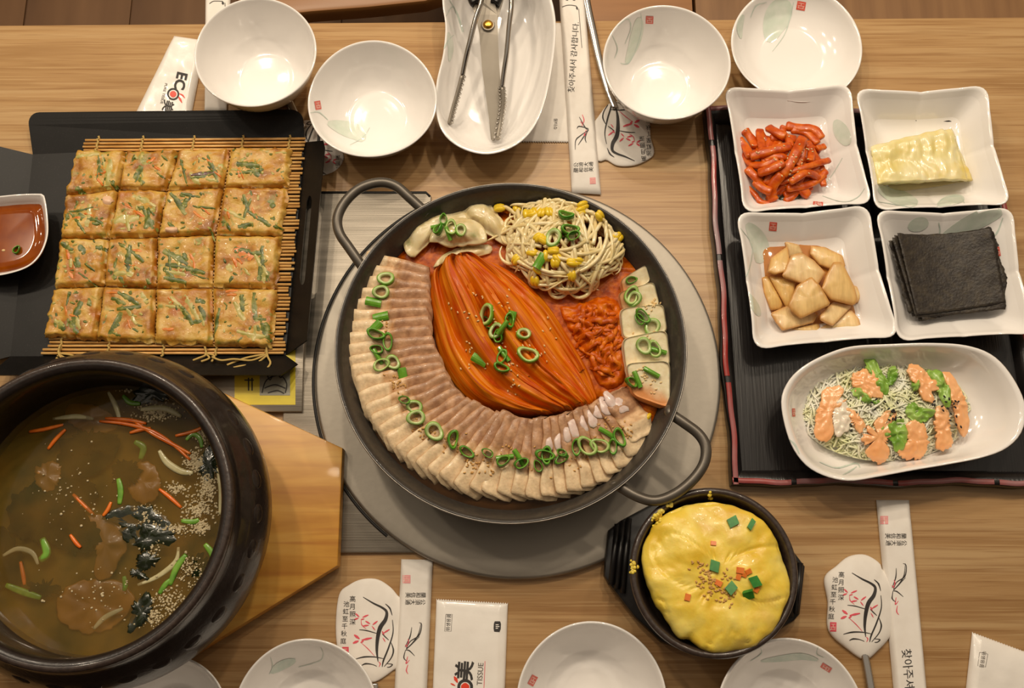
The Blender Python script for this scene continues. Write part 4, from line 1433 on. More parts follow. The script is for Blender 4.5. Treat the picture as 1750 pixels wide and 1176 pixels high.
def bowl(lab, px, py, wpx, h, amp=.012, ph=0.0, k=3, prof=BOWL, cat='bowl', name='rice_bowl', zb=.0):
    pts = circ(px, py, wpx, zb + h, k, amp, ph)
    c, Rf = outline(pts, None, 4)
    v, f = polar_geo(c, Rf, [(s, zb + z * h) for s, z in prof], 112)
    o = tag(mk(name, v, f, m_ceramic), lab, cat, 'white bowls set around the table')
    return o, bvh(o)


def seal(o, bv, px, py, w_, h_, ang, m=None):
    a = R(ang)
    d = (math.cos(a) * h_ / 2, math.sin(a) * h_ / 2)
    s_ = px_ribbon('red_seal', [(px - d[0], py - d[1]), (px, py), (px + d[0], py + d[1])], w_, bv, m or m_seal, o, off=.0003, smooth=False)
    # the pale cut marks of the seal
    ux, uy = math.cos(a), math.sin(a)
    for f, g, ln, hz in ((-.28, .0, .30, 1), (.02, -.22, .16, 1), (.02, .22, .16, 1), (.28, .0, .34, 1), (-.1, .0, .22, 0), (.15, .28, .14, 0), (.15, -.26, .14, 0)):
        cx, cy = px + ux * h_ * f - uy * w_ * g, py + uy * h_ * f + ux * w_ * g
        e = (-uy * w_ * ln, ux * w_ * ln) if hz else (ux * h_ * ln, uy * h_ * ln)
        px_ribbon('seal_mark', [(cx - e[0], cy - e[1]), (cx + e[0], cy + e[1])], max(.7, h_ * .07), bv, m_sealcut, o, off=.0005, smooth=False, across=1)
    return s_


def leafp(o, bv, path, wid, m=None):
    mx = max(wid)
    return px_ribbon('painted_leaf', path, [mx * (math.sin(PI * (.04 + .92 * k / 10)) ** .7) * (.85 + .3 * k / 10) for k in range(11)], bv, m or m_leafp, o, off=.00025, across=6, n=9)


def stroke(o, bv, path, w_=2.2):
    return px_ribbon('painted_stroke', path, [w_ * .4, w_, w_ * .5], bv, m_strokep, o, off=.00035, across=2)


b1, bb1 = bowl('plain deep white bowl standing over a chopstick sleeve beside the tissue packet', 436, 88, 209, .056, .006, .6)
b2, bb2 = bowl('white bowl with ringed bottom and pale leaf near its rim beside the oval plate', 636, 168, 221, .046, .014, 1.2)
seal(b2, bb2, 543, 180, 10, 15, 80)
leafp(b2, bb2, [(560, 210), (585, 218), (608, 226), (622, 240)], [6, 18, 28, 20])
stroke(b2, bb2, [(530, 193), (545, 192), (560, 205)], 2)
stroke(b2, bb2, [(598, 248), (620, 235), (632, 218)], 1.6)
b3, bb3 = bowl('deep white bowl with red seal beside the far spoon', 1139, 105, 219, .056, .006, .2)
seal(b3, bb3, 1110, 34, 13, 13, 92)
leafp(b3, bb3, [(1070, 108), (1082, 80), (1090, 50), (1093, 30)], [14, 20, 15, 6])
stroke(b3, bb3, [(1095, 22), (1096, 50), (1086, 85), (1074, 108), (1060, 108)], 2)
stroke(b3, bb3, [(1055, 45), (1072, 32), (1078, 48), (1068, 75)], 1.8)
stroke(b3, bb3, [(1046, 60), (1055, 82), (1050, 100)], 1.6)
b4, bb4 = bowl('shallow wide white bowl touching the radish dish', 1362, 74, 224, .027, .012, 2.2)
seal(b4, bb4, 1369, 10, 15, 15, 100)
leafp(b4, bb4, [(1314, 72), (1322, 45), (1334, 18), (1345, 0)], [24, 44, 38, 26])
leafp(b4, bb4, [(1266, 66), (1264, 45), (1270, 25)], [4, 11, 5])
stroke(b4, bb4, [(1320, 88), (1340, 60), (1350, 30), (1356, 4)], 2)
stroke(b4, bb4, [(1282, 30), (1292, 10), (1310, 4)], 1.8)
b5, bb5 = bowl('white bowl with pale grey leaf on the rim beside the near spoon cover', 521, 1222, 250, .050, .008, .9)
leafp(b5, bb5, [(463, 1150), (480, 1138), (505, 1128)], [4, 16, 6], m_strokep)
stroke(b5, bb5, [(462, 1123), (466, 1140), (460, 1152)], 2)
stroke(b5, bb5, [(548, 1106), (552, 1118), (545, 1130), (510, 1140)], 1.6)
b6, bb6 = bowl('large shallow white bowl with tilted red seal beside the tissue packet', 1012, 1196, 258, .046, .008, 2.0)
seal(b6, bb6, 910, 1163, 11, 18, 118)
b7, bb7 = bowl('white bowl with red seal near the egg pot and spoon', 1352, 1224, 256, .050, .008, 1.5)
seal(b7, bb7, 1412, 1141, 9, 19, 32)
leafp(b7, bb7, [(1300, 1130), (1330, 1126), (1370, 1122), (1398, 1128)], [3, 12, 12, 3], m_strokep)
stroke(b7, bb7, [(1282, 1130), (1300, 1118), (1300, 1108)], 2)
stroke(b7, bb7, [(1398, 1105), (1396, 1118), (1408, 1124)], 1.8)
b8, bb8 = bowl('white bowl mostly hidden under the side of the soup pot', 285, 1228, 205, .046, .006, .3)

# ================================================================== oval plates
OVAL = [(0, .08), (.55, .08), (.57, 0), (.64, 0), (.67, .08), (.82, .42), (.94, .82), (.99, .975), (1.0, .99), (.992, 1.0), (.972, 1.0), (.950, .965), (.895, .72), (.80, .38), (.70, .20), (.55, .135), (.3, .125), (0, .125)]
ov1 = [(760, -30), (800, -68), (860, -78), (915, -52), (940, -10), (950, 40), (946, 100), (935, 160), (920, 205), (896, 238), (862, 258), (825, 264), (785, 252), (756, 226), (744, 185), (746, 140), (757, 92), (761, 45), (756, 5)]
pl1, pb1, pc1, pR1 = ceramic('oval_plate', 'long white oval plate holding scissors and tongs', 'plate', ov1, 0, .042, OVAL, n=120)
leafp(pl1, pb1, [(768, 105), (770, 80), (766, 55)], [4, 10, 4])
stroke(pl1, pb1, [(757, 88), (765, 70), (775, 60)], 2.2)
stroke(pl1, pb1, [(762, 28), (775, 12), (790, 55)], 2)
stroke(pl1, pb1, [(768, 0), (782, 25), (792, 55)], 2)

# ---- scissors
sc = empty('scissors', P(838, 120, .03), 'steel kitchen scissors with brass pivot lying in the oval plate', 'scissors')


def zs(py):
    return interp([-120, 0, 60, 240], [.062, .056, .047, .016], py)


def flatpart(name, pts, th, m, parent, zf, dz=0):
    W = [P(x, y, zf(y) + dz) for x, y in pts]
    N = len(W)
    tri = tessellate_polygon([W])
    V = W + [p - Vector((0, 0, th)) for p in W]
    Fc = []
    for t in tri:
        a, b, c_ = (W[i] for i in t)
        up = (b - a).cross(c_ - a).z > 0
        t = tuple(t) if up else tuple(t)[::-1]
        Fc += [t, tuple(N + i for i in t[::-1])]
    ar = sum(a.x * b.y - b.x * a.y for a, b in zip(W, W[1:] + W[:1]))
    for i in range(N):
        j = (i + 1) % N
        Fc.append((i, N + i, N + j, j) if ar > 0 else (j, N + j, N + i, i))
    return mk(name, V, Fc, m, parent, smooth=False)


flatpart('blade', [(800, -8), (822, 0), (845, 0), (850, 25), (851, 60), (853, 110), (857, 160), (852, 200), (846, 238), (841, 240), (834, 190), (824, 120), (819, 55), (812, 25)], .0016, m_chromed, sc, zs, .0012)
flatpart('blade', [(828, 0), (862, -6), (852, 28), (847, 60), (846, 110), (847, 170), (845, 236), (839, 238), (831, 150), (822, 70), (820, 40)], .0016, m_chromed, sc, zs, -.0006)
pv = P(834, 42, zs(42) + .0015)
lathe('pivot_screw', pv, [(0, pv.z - .004), (.0052, pv.z - .004), (.0052, pv.z), (.0042, pv.z + .0008), (.0040, pv.z + .0018), (.0030, pv.z + .0024), (0, pv.z + .0024)], m_brass, sc, n=28)
lathe('pivot_washer', pv, [(.0046, pv.z - .001), (.0064, pv.z - .001), (.0064, pv.z + .0004), (.0046, pv.z + .0004)], m_chromed, sc, n=28, close=True)
for q in ([(846, 6), (860, -20), (890, -60), (905, -110), (890, -150), (865, -150), (855, -110), (858, -60), (852, -20)], [(812, 6), (800, -20), (780, -60), (770, -110), (785, -150), (812, -150), (822, -110), (816, -60), (820, -20)]):
    MB().tube(catmull([P(a, b, .058) for a, b in q], 6, True), .0045, 10).build('handle', m_plastic, sc)

# ---- tongs
tg_ = empty('serving_tongs', P(820, 120, .03), 'steel tongs with serrated tips straddling the scissors in the oval plate', 'tongs')
zt2 = lambda py: interp([-140, 0, 60, 210, 240], [.072, .064, .055, .020, .017], py)
for q, teeth in (([(838, -140), (832, -60), (823, 0), (812, 35), (802, 75), (795, 105), (790, 130)], [(790, 130), (782, 160), (774, 188), (768, 212)]),
                 ([(846, -140), (866, -60), (874, 0), (870, 45), (866, 90), (861, 125), (858, 150)], [(858, 150), (860, 175), (856, 205), (850, 238)])):
    pts = catmull([P(a, b, zt2(b) + .004) for a, b in q], 5)
    V, Fc = tube_geo(pts, [.0024] * len(pts), 10, 1.5)
    mk('arm', V, Fc, m_chrome, tg_)
    pts = catmull([P(a, b, zt2(b) + .004) for a, b in teeth], 5)
    tb = MB().tube(pts, [.0022] * len(pts), 8, 1.8)
    tip = tb.build('serrated_tip', m_chromed, tg_)
    tm = MB()
    for k in range(13):
        p = along(pts, (k + .5) / 13)
        tm.ball(p + Vector((.0022 if teeth[0][0] < 820 else .0018, 0, .001)), (.0019, .0011, .003), 6, 4)
        if teeth[0][0] > 820: tm.ball(p + Vector((-.0024, 0, .001)), (.0019, .0011, .003), 6, 4)
    tm.build('teeth', m_chrome, tip)
MB().tube(catmull([P(836, -138, .075), P(838, -150, .076), P(846, -150, .076), P(848, -138, .075)], 5), .003, 10, 1.6).build('hinge', m_chrome, tg_)


# ================================================================== paper goods
def sheet(name, cor, z, puff, m, lab, cat, group=None, th=.0008, nu=24, nv=40, serr=None, rumple=.0006, flat=.12, seed=0, on=None):
    # flat packet: four traced corners (TL, TR, BR, BL); u across, v along
    W = [P(a, b, z) for a, b in cor]
    V, Fc = [], []
    for a in range(nv + 1):
        for b in range(nu + 1):
            u, v_ = b / nu, a / nv
            if serr == 'top' and a == 0: v_ = .013 * (b % 2)
            if serr == 'bottom' and a == nv: v_ = 1 - .013 * (b % 2)
            p = W[0].lerp(W[1], u).lerp(W[3].lerp(W[2], u), v_)
            e = min(1, min(u, 1 - u) / .12, ) ** .5 * min(1, min(v_, 1 - v_) / flat) ** .5 if 0 < u < 1 and 0 < v_ < 1 else 0
            h = puff * e + rumple * noise.noise(Vector((p.x * 60 + seed, p.y * 60, seed))) * min(1, e + .1)
            bz = down(p.x, p.y, on, z) if on else z
            V.append(Vector((p.x, p.y, bz + th + max(h, 0))))
    n1 = len(V)
    V += [Vector((p.x, p.y, (down(p.x, p.y, on, z) if on else z) + .0001)) for p in V[:n1]]
    w_ = nu + 1
    for a in range(nv):
        for b in range(nu):
            k = a * w_ + b
            Fc += [(k, k + w_, k + w_ + 1, k + 1), (n1 + k, n1 + k + 1, n1 + k + w_ + 1, n1 + k + w_)]
    rim = [b for b in range(nu + 1)] + [a * w_ + nu for a in range(1, nv + 1)] + [nv * w_ + b for b in range(nu - 1, -1, -1)] + [a * w_ for a in range(nv - 1, 0, -1)]
    for a, b in zip(rim, rim[1:] + rim[:1]): Fc.append((a, b, n1 + b, n1 + a))
    o = tag(mk(name, V, Fc, m), lab, cat, group)
    return o, bvh(o)


GP = 'paper chopstick sleeves'
# sleeve beside the oval plate
sl1, sb1 = sheet('chopstick_sleeve', [(952, -60), (994, -62), (1027, 333), (977, 330)], .0015, .006, m_paper, 'paper chopstick sleeve lying between the oval plate and the far spoon', 'chopstick sleeve', GP, rumple=.0003)
px_text('thank_you_text', '찾아주셔서 감사합니다.', 981, 98, 12.5, -86, sb1, m_ink, sl1)
for q in ([(990, 200), (1000, 218), (1006, 222)], [(1006, 222), (992, 232), (984, 240), (983, 256)], [(1006, 222), (996, 236), (988, 248)], [(1006, 220), (990, 216), (986, 220)], [(1004, 224), (1000, 236), (1002, 244)]):
    px_ribbon('orchid_stroke', q, [.8, 2.0, .7], sb1, m_ink, sl1, across=1)
for q in ([(995, 196), (998, 206), (994, 216)], [(992, 208), (998, 214)], [(1002, 222), (998, 232), (1004, 226)]):
    px_ribbon('orchid_flower', q, [.8, 1.8, .7], sb1, m_inkred, sl1, across=1)
for row, yy in (('公須大通', 282), ('蘭和信美', 291)):
    for k, chx in enumerate(row): px_text('vertical_verse', chx, 985 + k * 8.5, yy - k * .5, 8.5, -86, sb1, m_ink, sl1)
seal(sl1, sb1, 1013, 309, 10, 11, 87, m_inkpale)
px_ribbon('print_line', [(961, 12), (968, 9.5), (976, 9), (985, 10.5)], 1.1, sb1, m_ink, sl1, across=1)
px_ribbon('bell_mark', [(985, 11), (986, 14), (987, 17)], [1, 3.4, 1], sb1, m_ink, sl1, across=1)
px_ribbon('print_line', [(989, 15), (991, 40), (993, 65), (994.5, 82)], 1.1, sb1, m_inkgrey, sl1, across=1)
for q in ([(967, 0), (971, .4)], [(979, 0), (983, .4)]): px_ribbon('print_mark', q, 1.6, sb1, m_ink, sl1, across=1)
# sleeve under the far left bowl
sl2, sb2 = sheet('chopstick_sleeve', [(352, -60), (396, -62), (388, 190), (350, 190)], .0012, .003, m_paper, 'paper chopstick sleeve running under the plain deep bowl', 'chopstick sleeve', GP, rumple=.0003)
px_ribbon('print_line', [(358, 6.5), (364, 2.5), (372, 2), (381, 2.5)], 1.1, sb2, m_ink, sl2, across=1)
px_ribbon('bell_mark', [(380.5, 3), (381, 5.5), (381.5, 8)], [1.5, 4.5, 2], sb2, m_ink, sl2, across=1)
px_ribbon('print_line', [(384.5, 5), (385, 12)], 1.1, sb2, m_ink, sl2, across=1)


def sleeve_print(o, bv, f):
    # f maps sleeve coordinates (x 0..1 across, y px down from the top end) to pixels
    def mp(q): return [f(*p) for p in q]
    x, y = f(.20, 34)
    seal(o, bv, x, y, 13, 14, 90, m_inkpale)
    for row, yy in (('蘭和信美', 61), ('公須大通', 73)):
        for k, chx in enumerate(row):
            x, y = f(.74 - k * .16, yy); px_text('vertical_verse', chx, x, y, 9.5, 90, bv, m_ink, o)
    for q in ([(.30, 152), (.42, 140), (.68, 130), (.75, 112), (.66, 108)], [(.30, 154), (.46, 145), (.70, 132)], [(.28, 155), (.40, 156), (.58, 165)], [(.26, 150), (.40, 132), (.44, 116)], [(.28, 155), (.24, 168), (.34, 174)], [(.30, 153), (.5, 142), (.66, 128), (.73, 108)]):
        px_ribbon('orchid_stroke', mp(q), [.8, 2.0, .6], bv, m_ink, o, across=1)
    for q in ([(.30, 150), (.36, 142), (.34, 136)], [(.26, 146), (.34, 150)], [(.36, 166), (.32, 178), (.42, 172)], [(.38, 180), (.34, 190), (.40, 196)]):
        px_ribbon('orchid_flower', mp(q), [.8, 2.0, .6], bv, m_inkred, o, across=1)


# near sleeve beside the tissue packet
sl3, sb3 = sheet('chopstick_sleeve', [(686, 956), (740, 957), (726, 1260), (670, 1260)], .0008, .005, m_paper, 'paper chopstick sleeve between the near spoon cover and tissue packet', 'chopstick sleeve', GP, rumple=.0003)
sleeve_print(sl3, sb3, lambda x, y: (686 - .052 * y + 54 * x, 956 + y))
sl4, sb4 = sheet('chopstick_sleeve', [(1497, 855), (1553, 855), (1590, 1260), (1534, 1260)], .0008, .006, m_paper, 'paper chopstick sleeve below the lacquer tray', 'chopstick sleeve', GP, rumple=.0003)
sleeve_print(sl4, sb4, lambda x, y: (1497 + .085 * y + 56 * x, 855 + y))
px_text('thank_you_text', '찾아주셔서', 1551, 1152, 19, 85, sb4, m_ink, sl4)

GT = 'tissue packets'
# far left tissue packet
tp1, tb1 = sheet('tissue_packet', [(298, 62), (352, 70), (324, 215), (222, 214)], .0006, .005, m_film, 'glossy white tissue packet lettered ECO beside the plain deep bowl', 'tissue packet', GT, rumple=.0011, seed=3, flat=.06)
px_text('brand_letters', 'EC', 308, 138, 25, 103, tb1, m_ink, tp1, bold=.03)
for r0, r1, m_, a0 in ((7.5, 10.5, m_ink, 0), (0, 5.6, m_orangered, 0)):
    pts = [(296 + (r0 + r1) / 2 * math.cos(a), 161 + (r0 + r1) / 2 * math.sin(a)) for a in [2 * PI * k / 24 for k in range(25)]]
    if r0: px_ribbon('logo_ring', pts, r1 - r0, tb1, m_, tp1, across=1, smooth=False, n=1)
    else: px_ribbon('logo_dot', [(296 - 5.6, 161), (296 - 3, 161), (296, 161), (296 + 3, 161), (296 + 5.6, 161)], [3, 9.6, 11.4, 9.6, 3], tb1, m_, tp1, across=3)
px_ribbon('logo_leaf', [(304, 164), (308, 170), (311, 176)], [1, 4, 1], tb1, m_orangered, tp1, across=1)
px_ribbon('logo_leaf', [(306, 160), (312, 163), (316, 168)], [1, 3, 1], tb1, m_orangered, tp1, across=1)
px_text('brand_letters', '美', 286, 181, 20, 103, tb1, m_ink, tp1, bold=.02)
px_text('small_letters', 'PURE TISSUE', 280, 160, 6.5, 103, tb1, m_inkgrey, tp1)
# packet under the oval plate
tp2, tb2 = sheet('tissue_packet', [(900, 40), (962, 40), (972, 245), (850, 244)], .0004, .0012, m_paper, 'white tissue packet lying partly under the oval plate', 'tissue packet', GT, serr='bottom', nu=60, rumple=.0003)
px_text('small_letters', '물티슈', 949, 212, 7, 92, tb2, m_ink, tp2)
# near packet
tp3, tb3 = sheet('tissue_packet', [(746, 1023), (868, 1030), (860, 1270), (736, 1268)], .0006, .004, m_film, 'white tissue packet lettered TISSUE beside the near chopstick sleeve', 'tissue packet', GT, serr='top', nu=60, rumple=.0007, seed=9, flat=.2)
px_text('packet_code', '위생용품', 767, 1064, 8, -86, tb3, m_ink, tp3)
px_ribbon('code_frame', [(762, 1050), (773, 1050), (771, 1079), (760, 1079), (762, 1050)], .8, tb3, m_inkgrey, tp3, across=1, smooth=False)
px_ribbon('badge', [(850, 1062), (850, 1066), (849.5, 1075), (849, 1080)], [9, 12, 12, 9], tb3, m_ink, tp3, across=2, smooth=False)
for q in ([(847, 1068), (852, 1068)], [(847, 1071), (853, 1071)], [(847, 1074), (851, 1074)]): px_ribbon('badge_stroke', q, 1.4, tb3, m_film, tp3, off=.0008, across=1, smooth=False)
px_text('brand_letters', '美', 796, 1146, 33, -86, tb3, m_ink, tp3, bold=.025)
px_text('brand_letters', 'TISSUE', 821, 1152, 13, -86, tb3, m_inkgrey, tp3)
px_ribbon('print_line', [(829, 1130), (827, 1176)], .9, tb3, m_inkred, tp3, across=1, smooth=False)
pts = [(795 + 11 * math.cos(a), 1174 + 11 * math.sin(a)) for a in [2 * PI * k / 24 for k in range(25)]]
px_ribbon('logo_ring', pts, 5, tb3, m_ink, tp3, across=1, smooth=False)
px_ribbon('logo_dot', [(788, 1174), (792, 1174), (795, 1174), (798, 1174), (802, 1174)], [4, 12, 14, 12, 4], tb3, m_orangered, tp3, across=3)
px_ribbon('logo_leaf', [(776, 1156), (779, 1161), (782, 1167)], [1, 6, 1.5], tb3, m_orangered, tp3, across=1)
px_ribbon('logo_leaf', [(770, 1168), (774, 1170), (778, 1172)], [1, 3, 1], tb3, m_orangered, tp3, across=1)
# near right packet
tp4, tb4 = sheet('tissue_packet', [(1661, 1080), (1775, 1122), (1735, 1290), (1640, 1270)], .0006, .006, m_film, 'white tissue packet with torn zigzag edge beyond the lone chopstick sleeve', 'tissue packet', GT, serr='top', nu=50, rumple=.0012, seed=5, flat=.22)
px_text('packet_code', '위생용품', 1679, 1127, 8, 100, tb4, m_inkgrey, tp4)
px_ribbon('code_frame', [(1674, 1115), (1688, 1118), (1684, 1140), (1671, 1138), (1674, 1115)], .8, tb4, m_inkgrey, tp4, across=1, smooth=False)

# ---- spoons in paper covers
GS = 'spoons in printed paper covers'


def spoon(lab, cover, handle, printfn, zc=.0012, hz=.004, cz=.0042, hw=.0042):
    c = P(*cover[0], 0)
    root = empty('spoon', (c.x, c.y, .0), lab, 'spoon', GS)
    pts = catmull([P(a, b, hz) for a, b in handle], 6)
    N = len(pts)
    MB().tube(pts, [hw * (.75 + .25 * k / N) for k in range(N)], 10, .45).build('handle', m_chrome, root)
    v, f = blob_geo(cover, zc, cz, smooth=5, n=90, rings=12, p=.75, amp=.0014, freq=55, low=.0006)
    o = mk('paper_cover', v, f, m_paper, root)
    printfn(o, bvh(o))
    return root


def cover_print(fx):
    # fx maps the artwork frame (traced from the near left cover) to pixels
    def fn(o, bv):
        g = lambda q: [fx(*p) for p in q]
        X = lambda x, y: (540 + x / 4.595, 920 + y / 4.595)
        B = [([(370, 462), (450, 510), (520, 545), (555, 580), (545, 640), (505, 700), (485, 780), (478, 880), (488, 970)], [1, 3, 4, 5, 7, 8, 7, 5, 1]),
             ([(545, 515), (580, 550), (598, 605)], [1, 3, 1]), ([(600, 640), (605, 740), (570, 860), (530, 960), (520, 1010)], [1, 2, 3, 3, 1]), ([(590, 820), (608, 880), (590, 940), (535, 1008)], [1, 3, 2, 1]),
             ([(340, 718), (400, 725), (480, 748)], [1, 2, 1]), ([(520, 750), (545, 775), (572, 800)], [1, 2, 1]), ([(312, 948), (380, 932), (460, 932), (530, 945)], [1, 3, 2, 1]), ([(360, 998), (390, 985), (440, 990), (478, 1005)], [1, 3, 1.5, 1]), ([(560, 985), (600, 990), (580, 1010), (558, 1012)], [1, 2, 1])]
        for q, wd in B: px_ribbon('orchid_stroke', g([X(*p) for p in q]), [k * .9 for k in wd], bv, m_ink, o, across=2, fz=.005)
        Rd = [([(310, 590), (340, 618)], 2), ([(300, 640), (335, 625)], 2), ([(412, 602), (365, 622)], 2), ([(352, 640), (380, 632)], 1.6), ([(388, 650), (425, 672)], 2), ([(365, 690), (415, 682)], 2), ([(484, 650), (445, 680)], 2), ([(440, 690), (465, 722)], 1.4), ([(355, 640), (360, 680), (395, 712)], 1), ([(578, 715), (530, 745)], 1.8), ([(520, 730), (535, 760)], 1.8), ([(525, 780), (545, 815)], 1.2), ([(300, 758), (342, 790)], 3), ([(290, 825), (335, 805)], 3), ([(440, 782), (358, 800)], 2.6), ([(350, 820), (375, 805)], 2), ([(355, 820), (410, 870), (460, 925)], 1), ([(492, 970), (505, 985), (495, 1010)], 1.2)]
        for q, wd in Rd: px_ribbon('orchid_flower', g([X(*p) for p in q]), [wd * .6, wd * 1.5, wd * .5] if len(q) > 1 else wd, bv, m_inkred, o, across=1, fz=.005)
        a0, a1 = fx(*X(280, 500)), fx(*X(280, 600))
        ang = math.degrees(math.atan2(a1[1] - a0[1], a1[0] - a0[0])) - 90
        sc_ = math.hypot(a1[0] - a0[0], a1[1] - a0[1]) / (100 / 4.595)
        for i, chx in enumerate('高月照深'):
            p = fx(*X(288, 480 + i * 60)); px_text('calligraphy', chx, p[0], p[1], 11 * sc_, ang, bv, m_ink, o, fz=.005)
        for i, chx in enumerate('池虹至千秋庭'):
            p = fx(*X(240 - i * 5, 520 + i * 58)); px_text('calligraphy', chx, p[0], p[1], 10.5 * sc_, ang, bv, m_ink, o, fz=.005)
        p = fx(*X(232, 890))
        seal(o, bv, p[0], p[1], 11 * sc_, 16 * sc_, ang + 90, m_inkred)
    return fn


spoon('spoon in printed paper cover beside the near bowl with the leaf rim', [(596, 1000), (618, 990), (645, 990), (668, 1004), (682, 1020), (697, 1030), (694, 1080), (692, 1130), (672, 1146), (640, 1166), (610, 1160), (586, 1130), (576, 1105), (574, 1060), (580, 1015)],
      [(640, 1168), (640, 1200), (642, 1290)], cover_print(lambda x, y: (x, y)))
spoon('spoon with bare steel handle showing below its printed cover beside the lone chopstick sleeve', [(1428, 968), (1450, 951), (1478, 948), (1502, 962), (1508, 975), (1528, 990), (1532, 1030), (1530, 1070), (1518, 1092), (1500, 1112), (1478, 1128), (1450, 1112), (1415, 1078), (1414, 1030), (1408, 988)],
      [(1476, 1110), (1482, 1140), (1492, 1200), (1506, 1290)], cover_print(lambda x, y: (1411 + (x - 575) * 1.0 - .02 * (y - 990), 949 + (y - 990) * .99)), zc=.0012, cz=.0085)


def farmap(x, y):
    dx, dy = (x - 635) / 1.12, (y - 1072) / 1.15
    a = R(174)
    return (1067 + dx * math.cos(a) - dy * math.sin(a), 232 + dx * math.sin(a) + dy * math.cos(a))


spoon('spoon with long steel handle and printed cover under the rim of the deep sealed bowl', [(1022, 200), (1040, 178), (1060, 173), (1080, 178), (1108, 202), (1112, 235), (1118, 262), (1105, 275), (1082, 284), (1055, 284), (1036, 274), (1022, 276), (1015, 250), (1014, 215)],
      [(1052, 185), (1038, 150), (1025, 105), (1015, 60), (1004, 10), (994, -50)], cover_print(farmap), hz=.006)


def leftmap(x, y):
    dx, dy = (x - 635) / 1.15, (y - 1072) / 1.15
    return (552 - dx * .9, 262 - dy * .9)


spoon('spoon in printed cover mostly hidden under the black tray corner', [(500, 215), (530, 205), (548, 212), (566, 230), (582, 252), (588, 270), (578, 288), (560, 298), (535, 302), (505, 295), (492, 255)],
      [(520, 220), (505, 195), (490, 165)], cover_print(leftmap), zc=.0004, hz=.003, cz=.003)


# ================================================================== lacquer tray with side dishes
LT_ = empty('lacquer_tray', (.33, .05, 0), 'black lacquer tray with worn red rim holding the side dishes', 'tray')
tc_ = [P(1205, 180, .016), P(1692, 188, .016), P(1800, 830, .016), P(1252, 828, .016)]
tcx = [Vector((p.x, p.y, 0)) for p in tc_]
cen = sum(tcx, Vector()) / 4


def inset(k):
    return [cen + (p - cen) * (1 - k / (p - cen).length * 1.3) for p in tcx]


prism('tray_base', [(p.x, p.y) for p in inset(.004)], .0, .005, m_lacquer, LT_, world=True)
names = (('far', 0, 1), ('right', 1, 2), ('near', 2, 3), ('left', 3, 0))
i0, i1 = inset(.0), inset(.011)
for nm, a, b in names:
    N = 30
    V, Fc = [], []
    d = (i0[b] - i0[a])
    nrm = Vector((-d.y, d.x, 0)).normalized()
    if nrm.dot(cen - i0[a]) < 0: nrm = -nrm
    for i in range(N + 1):
        t = i / N
        po = i0[a].lerp(i0[b], t) - nrm * (.0016 * math.sin(t * 17 + a * 3) ** 3)
        pi_ = i1[a].lerp(i1[b], t)
        for q in (po + Vector((0, 0, .001)), po + Vector((0, 0, .0145)), po + nrm * .0012 + Vector((0, 0, .016)), po + nrm * .0050 + Vector((0, 0, .016)), pi_ + Vector((0, 0, .0135)), pi_ + nrm * .003 + Vector((0, 0, .005))):
            V.append(q)
    for i in range(N):
        for k in range(5):
            q = i * 6 + k
            Fc.append((q, q + 6, q + 7, q + 1))
    rim = mk('rim', V, Fc, m_lacquer, LT_)
    # worn red band along the top of the rim
    V, Fc = [], []
    M_ = 60
    for i in range(M_ + 1):
        t = i / M_
        po = i0[a].lerp(i0[b], t) - nrm * (.0016 * math.sin(t * 17 + a * 3) ** 3)
        V += [po + nrm * .0008 + Vector((0, 0, .0160)), po + nrm * .0012 + Vector((0, 0, .0166)), po + nrm * .0052 + Vector((0, 0, .0166)), po + nrm * .0056 + Vector((0, 0, .0158))]
    for i in range(M_):
        if (i * 7 + a * 3) % 19 == 0: continue          # nicks in the worn red paint
        for k in range(3):
            q = i * 4 + k
            Fc.append((q, q + 4, q + 5, q + 1))
    mk('red_band', V, Fc, m_redrim, rim)

DZ = .0052
SQ = [(0, .10), (.40, .10), (.42, 0), (.52, 0), (.55, .10), (.74, .45), (.92, .86), (.985, .97), (1.0, .985), (.992, 1.0), (.972, 1.0), (.945, .955), (.86, .70), (.70, .36), (.58, .20), (.46, .165), (.25, .155), (0, .155)]


def square_dish(lab, cor, h=.030, bow=.030):
    # corners traced at rim height; sides dip and pinch in the middle, corners stay high
    zt = DZ + h
    W = [P(a, b, zt) for a, b in cor]
    c4 = sum(W, Vector()) / 4
    pts = []
    for i in range(4):
        a, b, pr = W[i], W[(i + 1) % 4], W[i - 1]
        for t in (.06, .2, .38, .5, .62, .8, .94):
            p = a.lerp(b, t)
            k = bow * math.sin(PI * t) ** 1.0
            pts.append(p + (c4 - p) * k)
    c, Rf = outline([(p.x, p.y) for p in pts], None, 4, centre=(c4.x, c4.y))
    angs = [math.atan2(p.y - c4.y, p.x - c4.x) for p in W]

    def zm(a, s):
        m_ = max(math.cos(min(abs((a - g + PI) % (2 * PI) - PI) * 1.9, PI)) for g in angs)
        crease = min(abs((a - g + PI) % (2 * PI) - PI) for g in [(angs[i] + ((angs[(i + 1) % 4] - angs[i] + PI) % (2 * PI) - PI) / 2) for i in range(4)])
        return (.005 * (m_ - .35) * s ** 3) - .0012 * math.exp(-(crease / .05) ** 2) * max(0, s - .3)
    v, f = polar_geo(c, Rf, [(s, DZ + z * h) for s, z in SQ], 144, zm)
    o = tag(mk('square_dish', v, f, m_ceramic), lab, 'dish', 'square white side dishes')
    return o, bvh(o), c, Rf


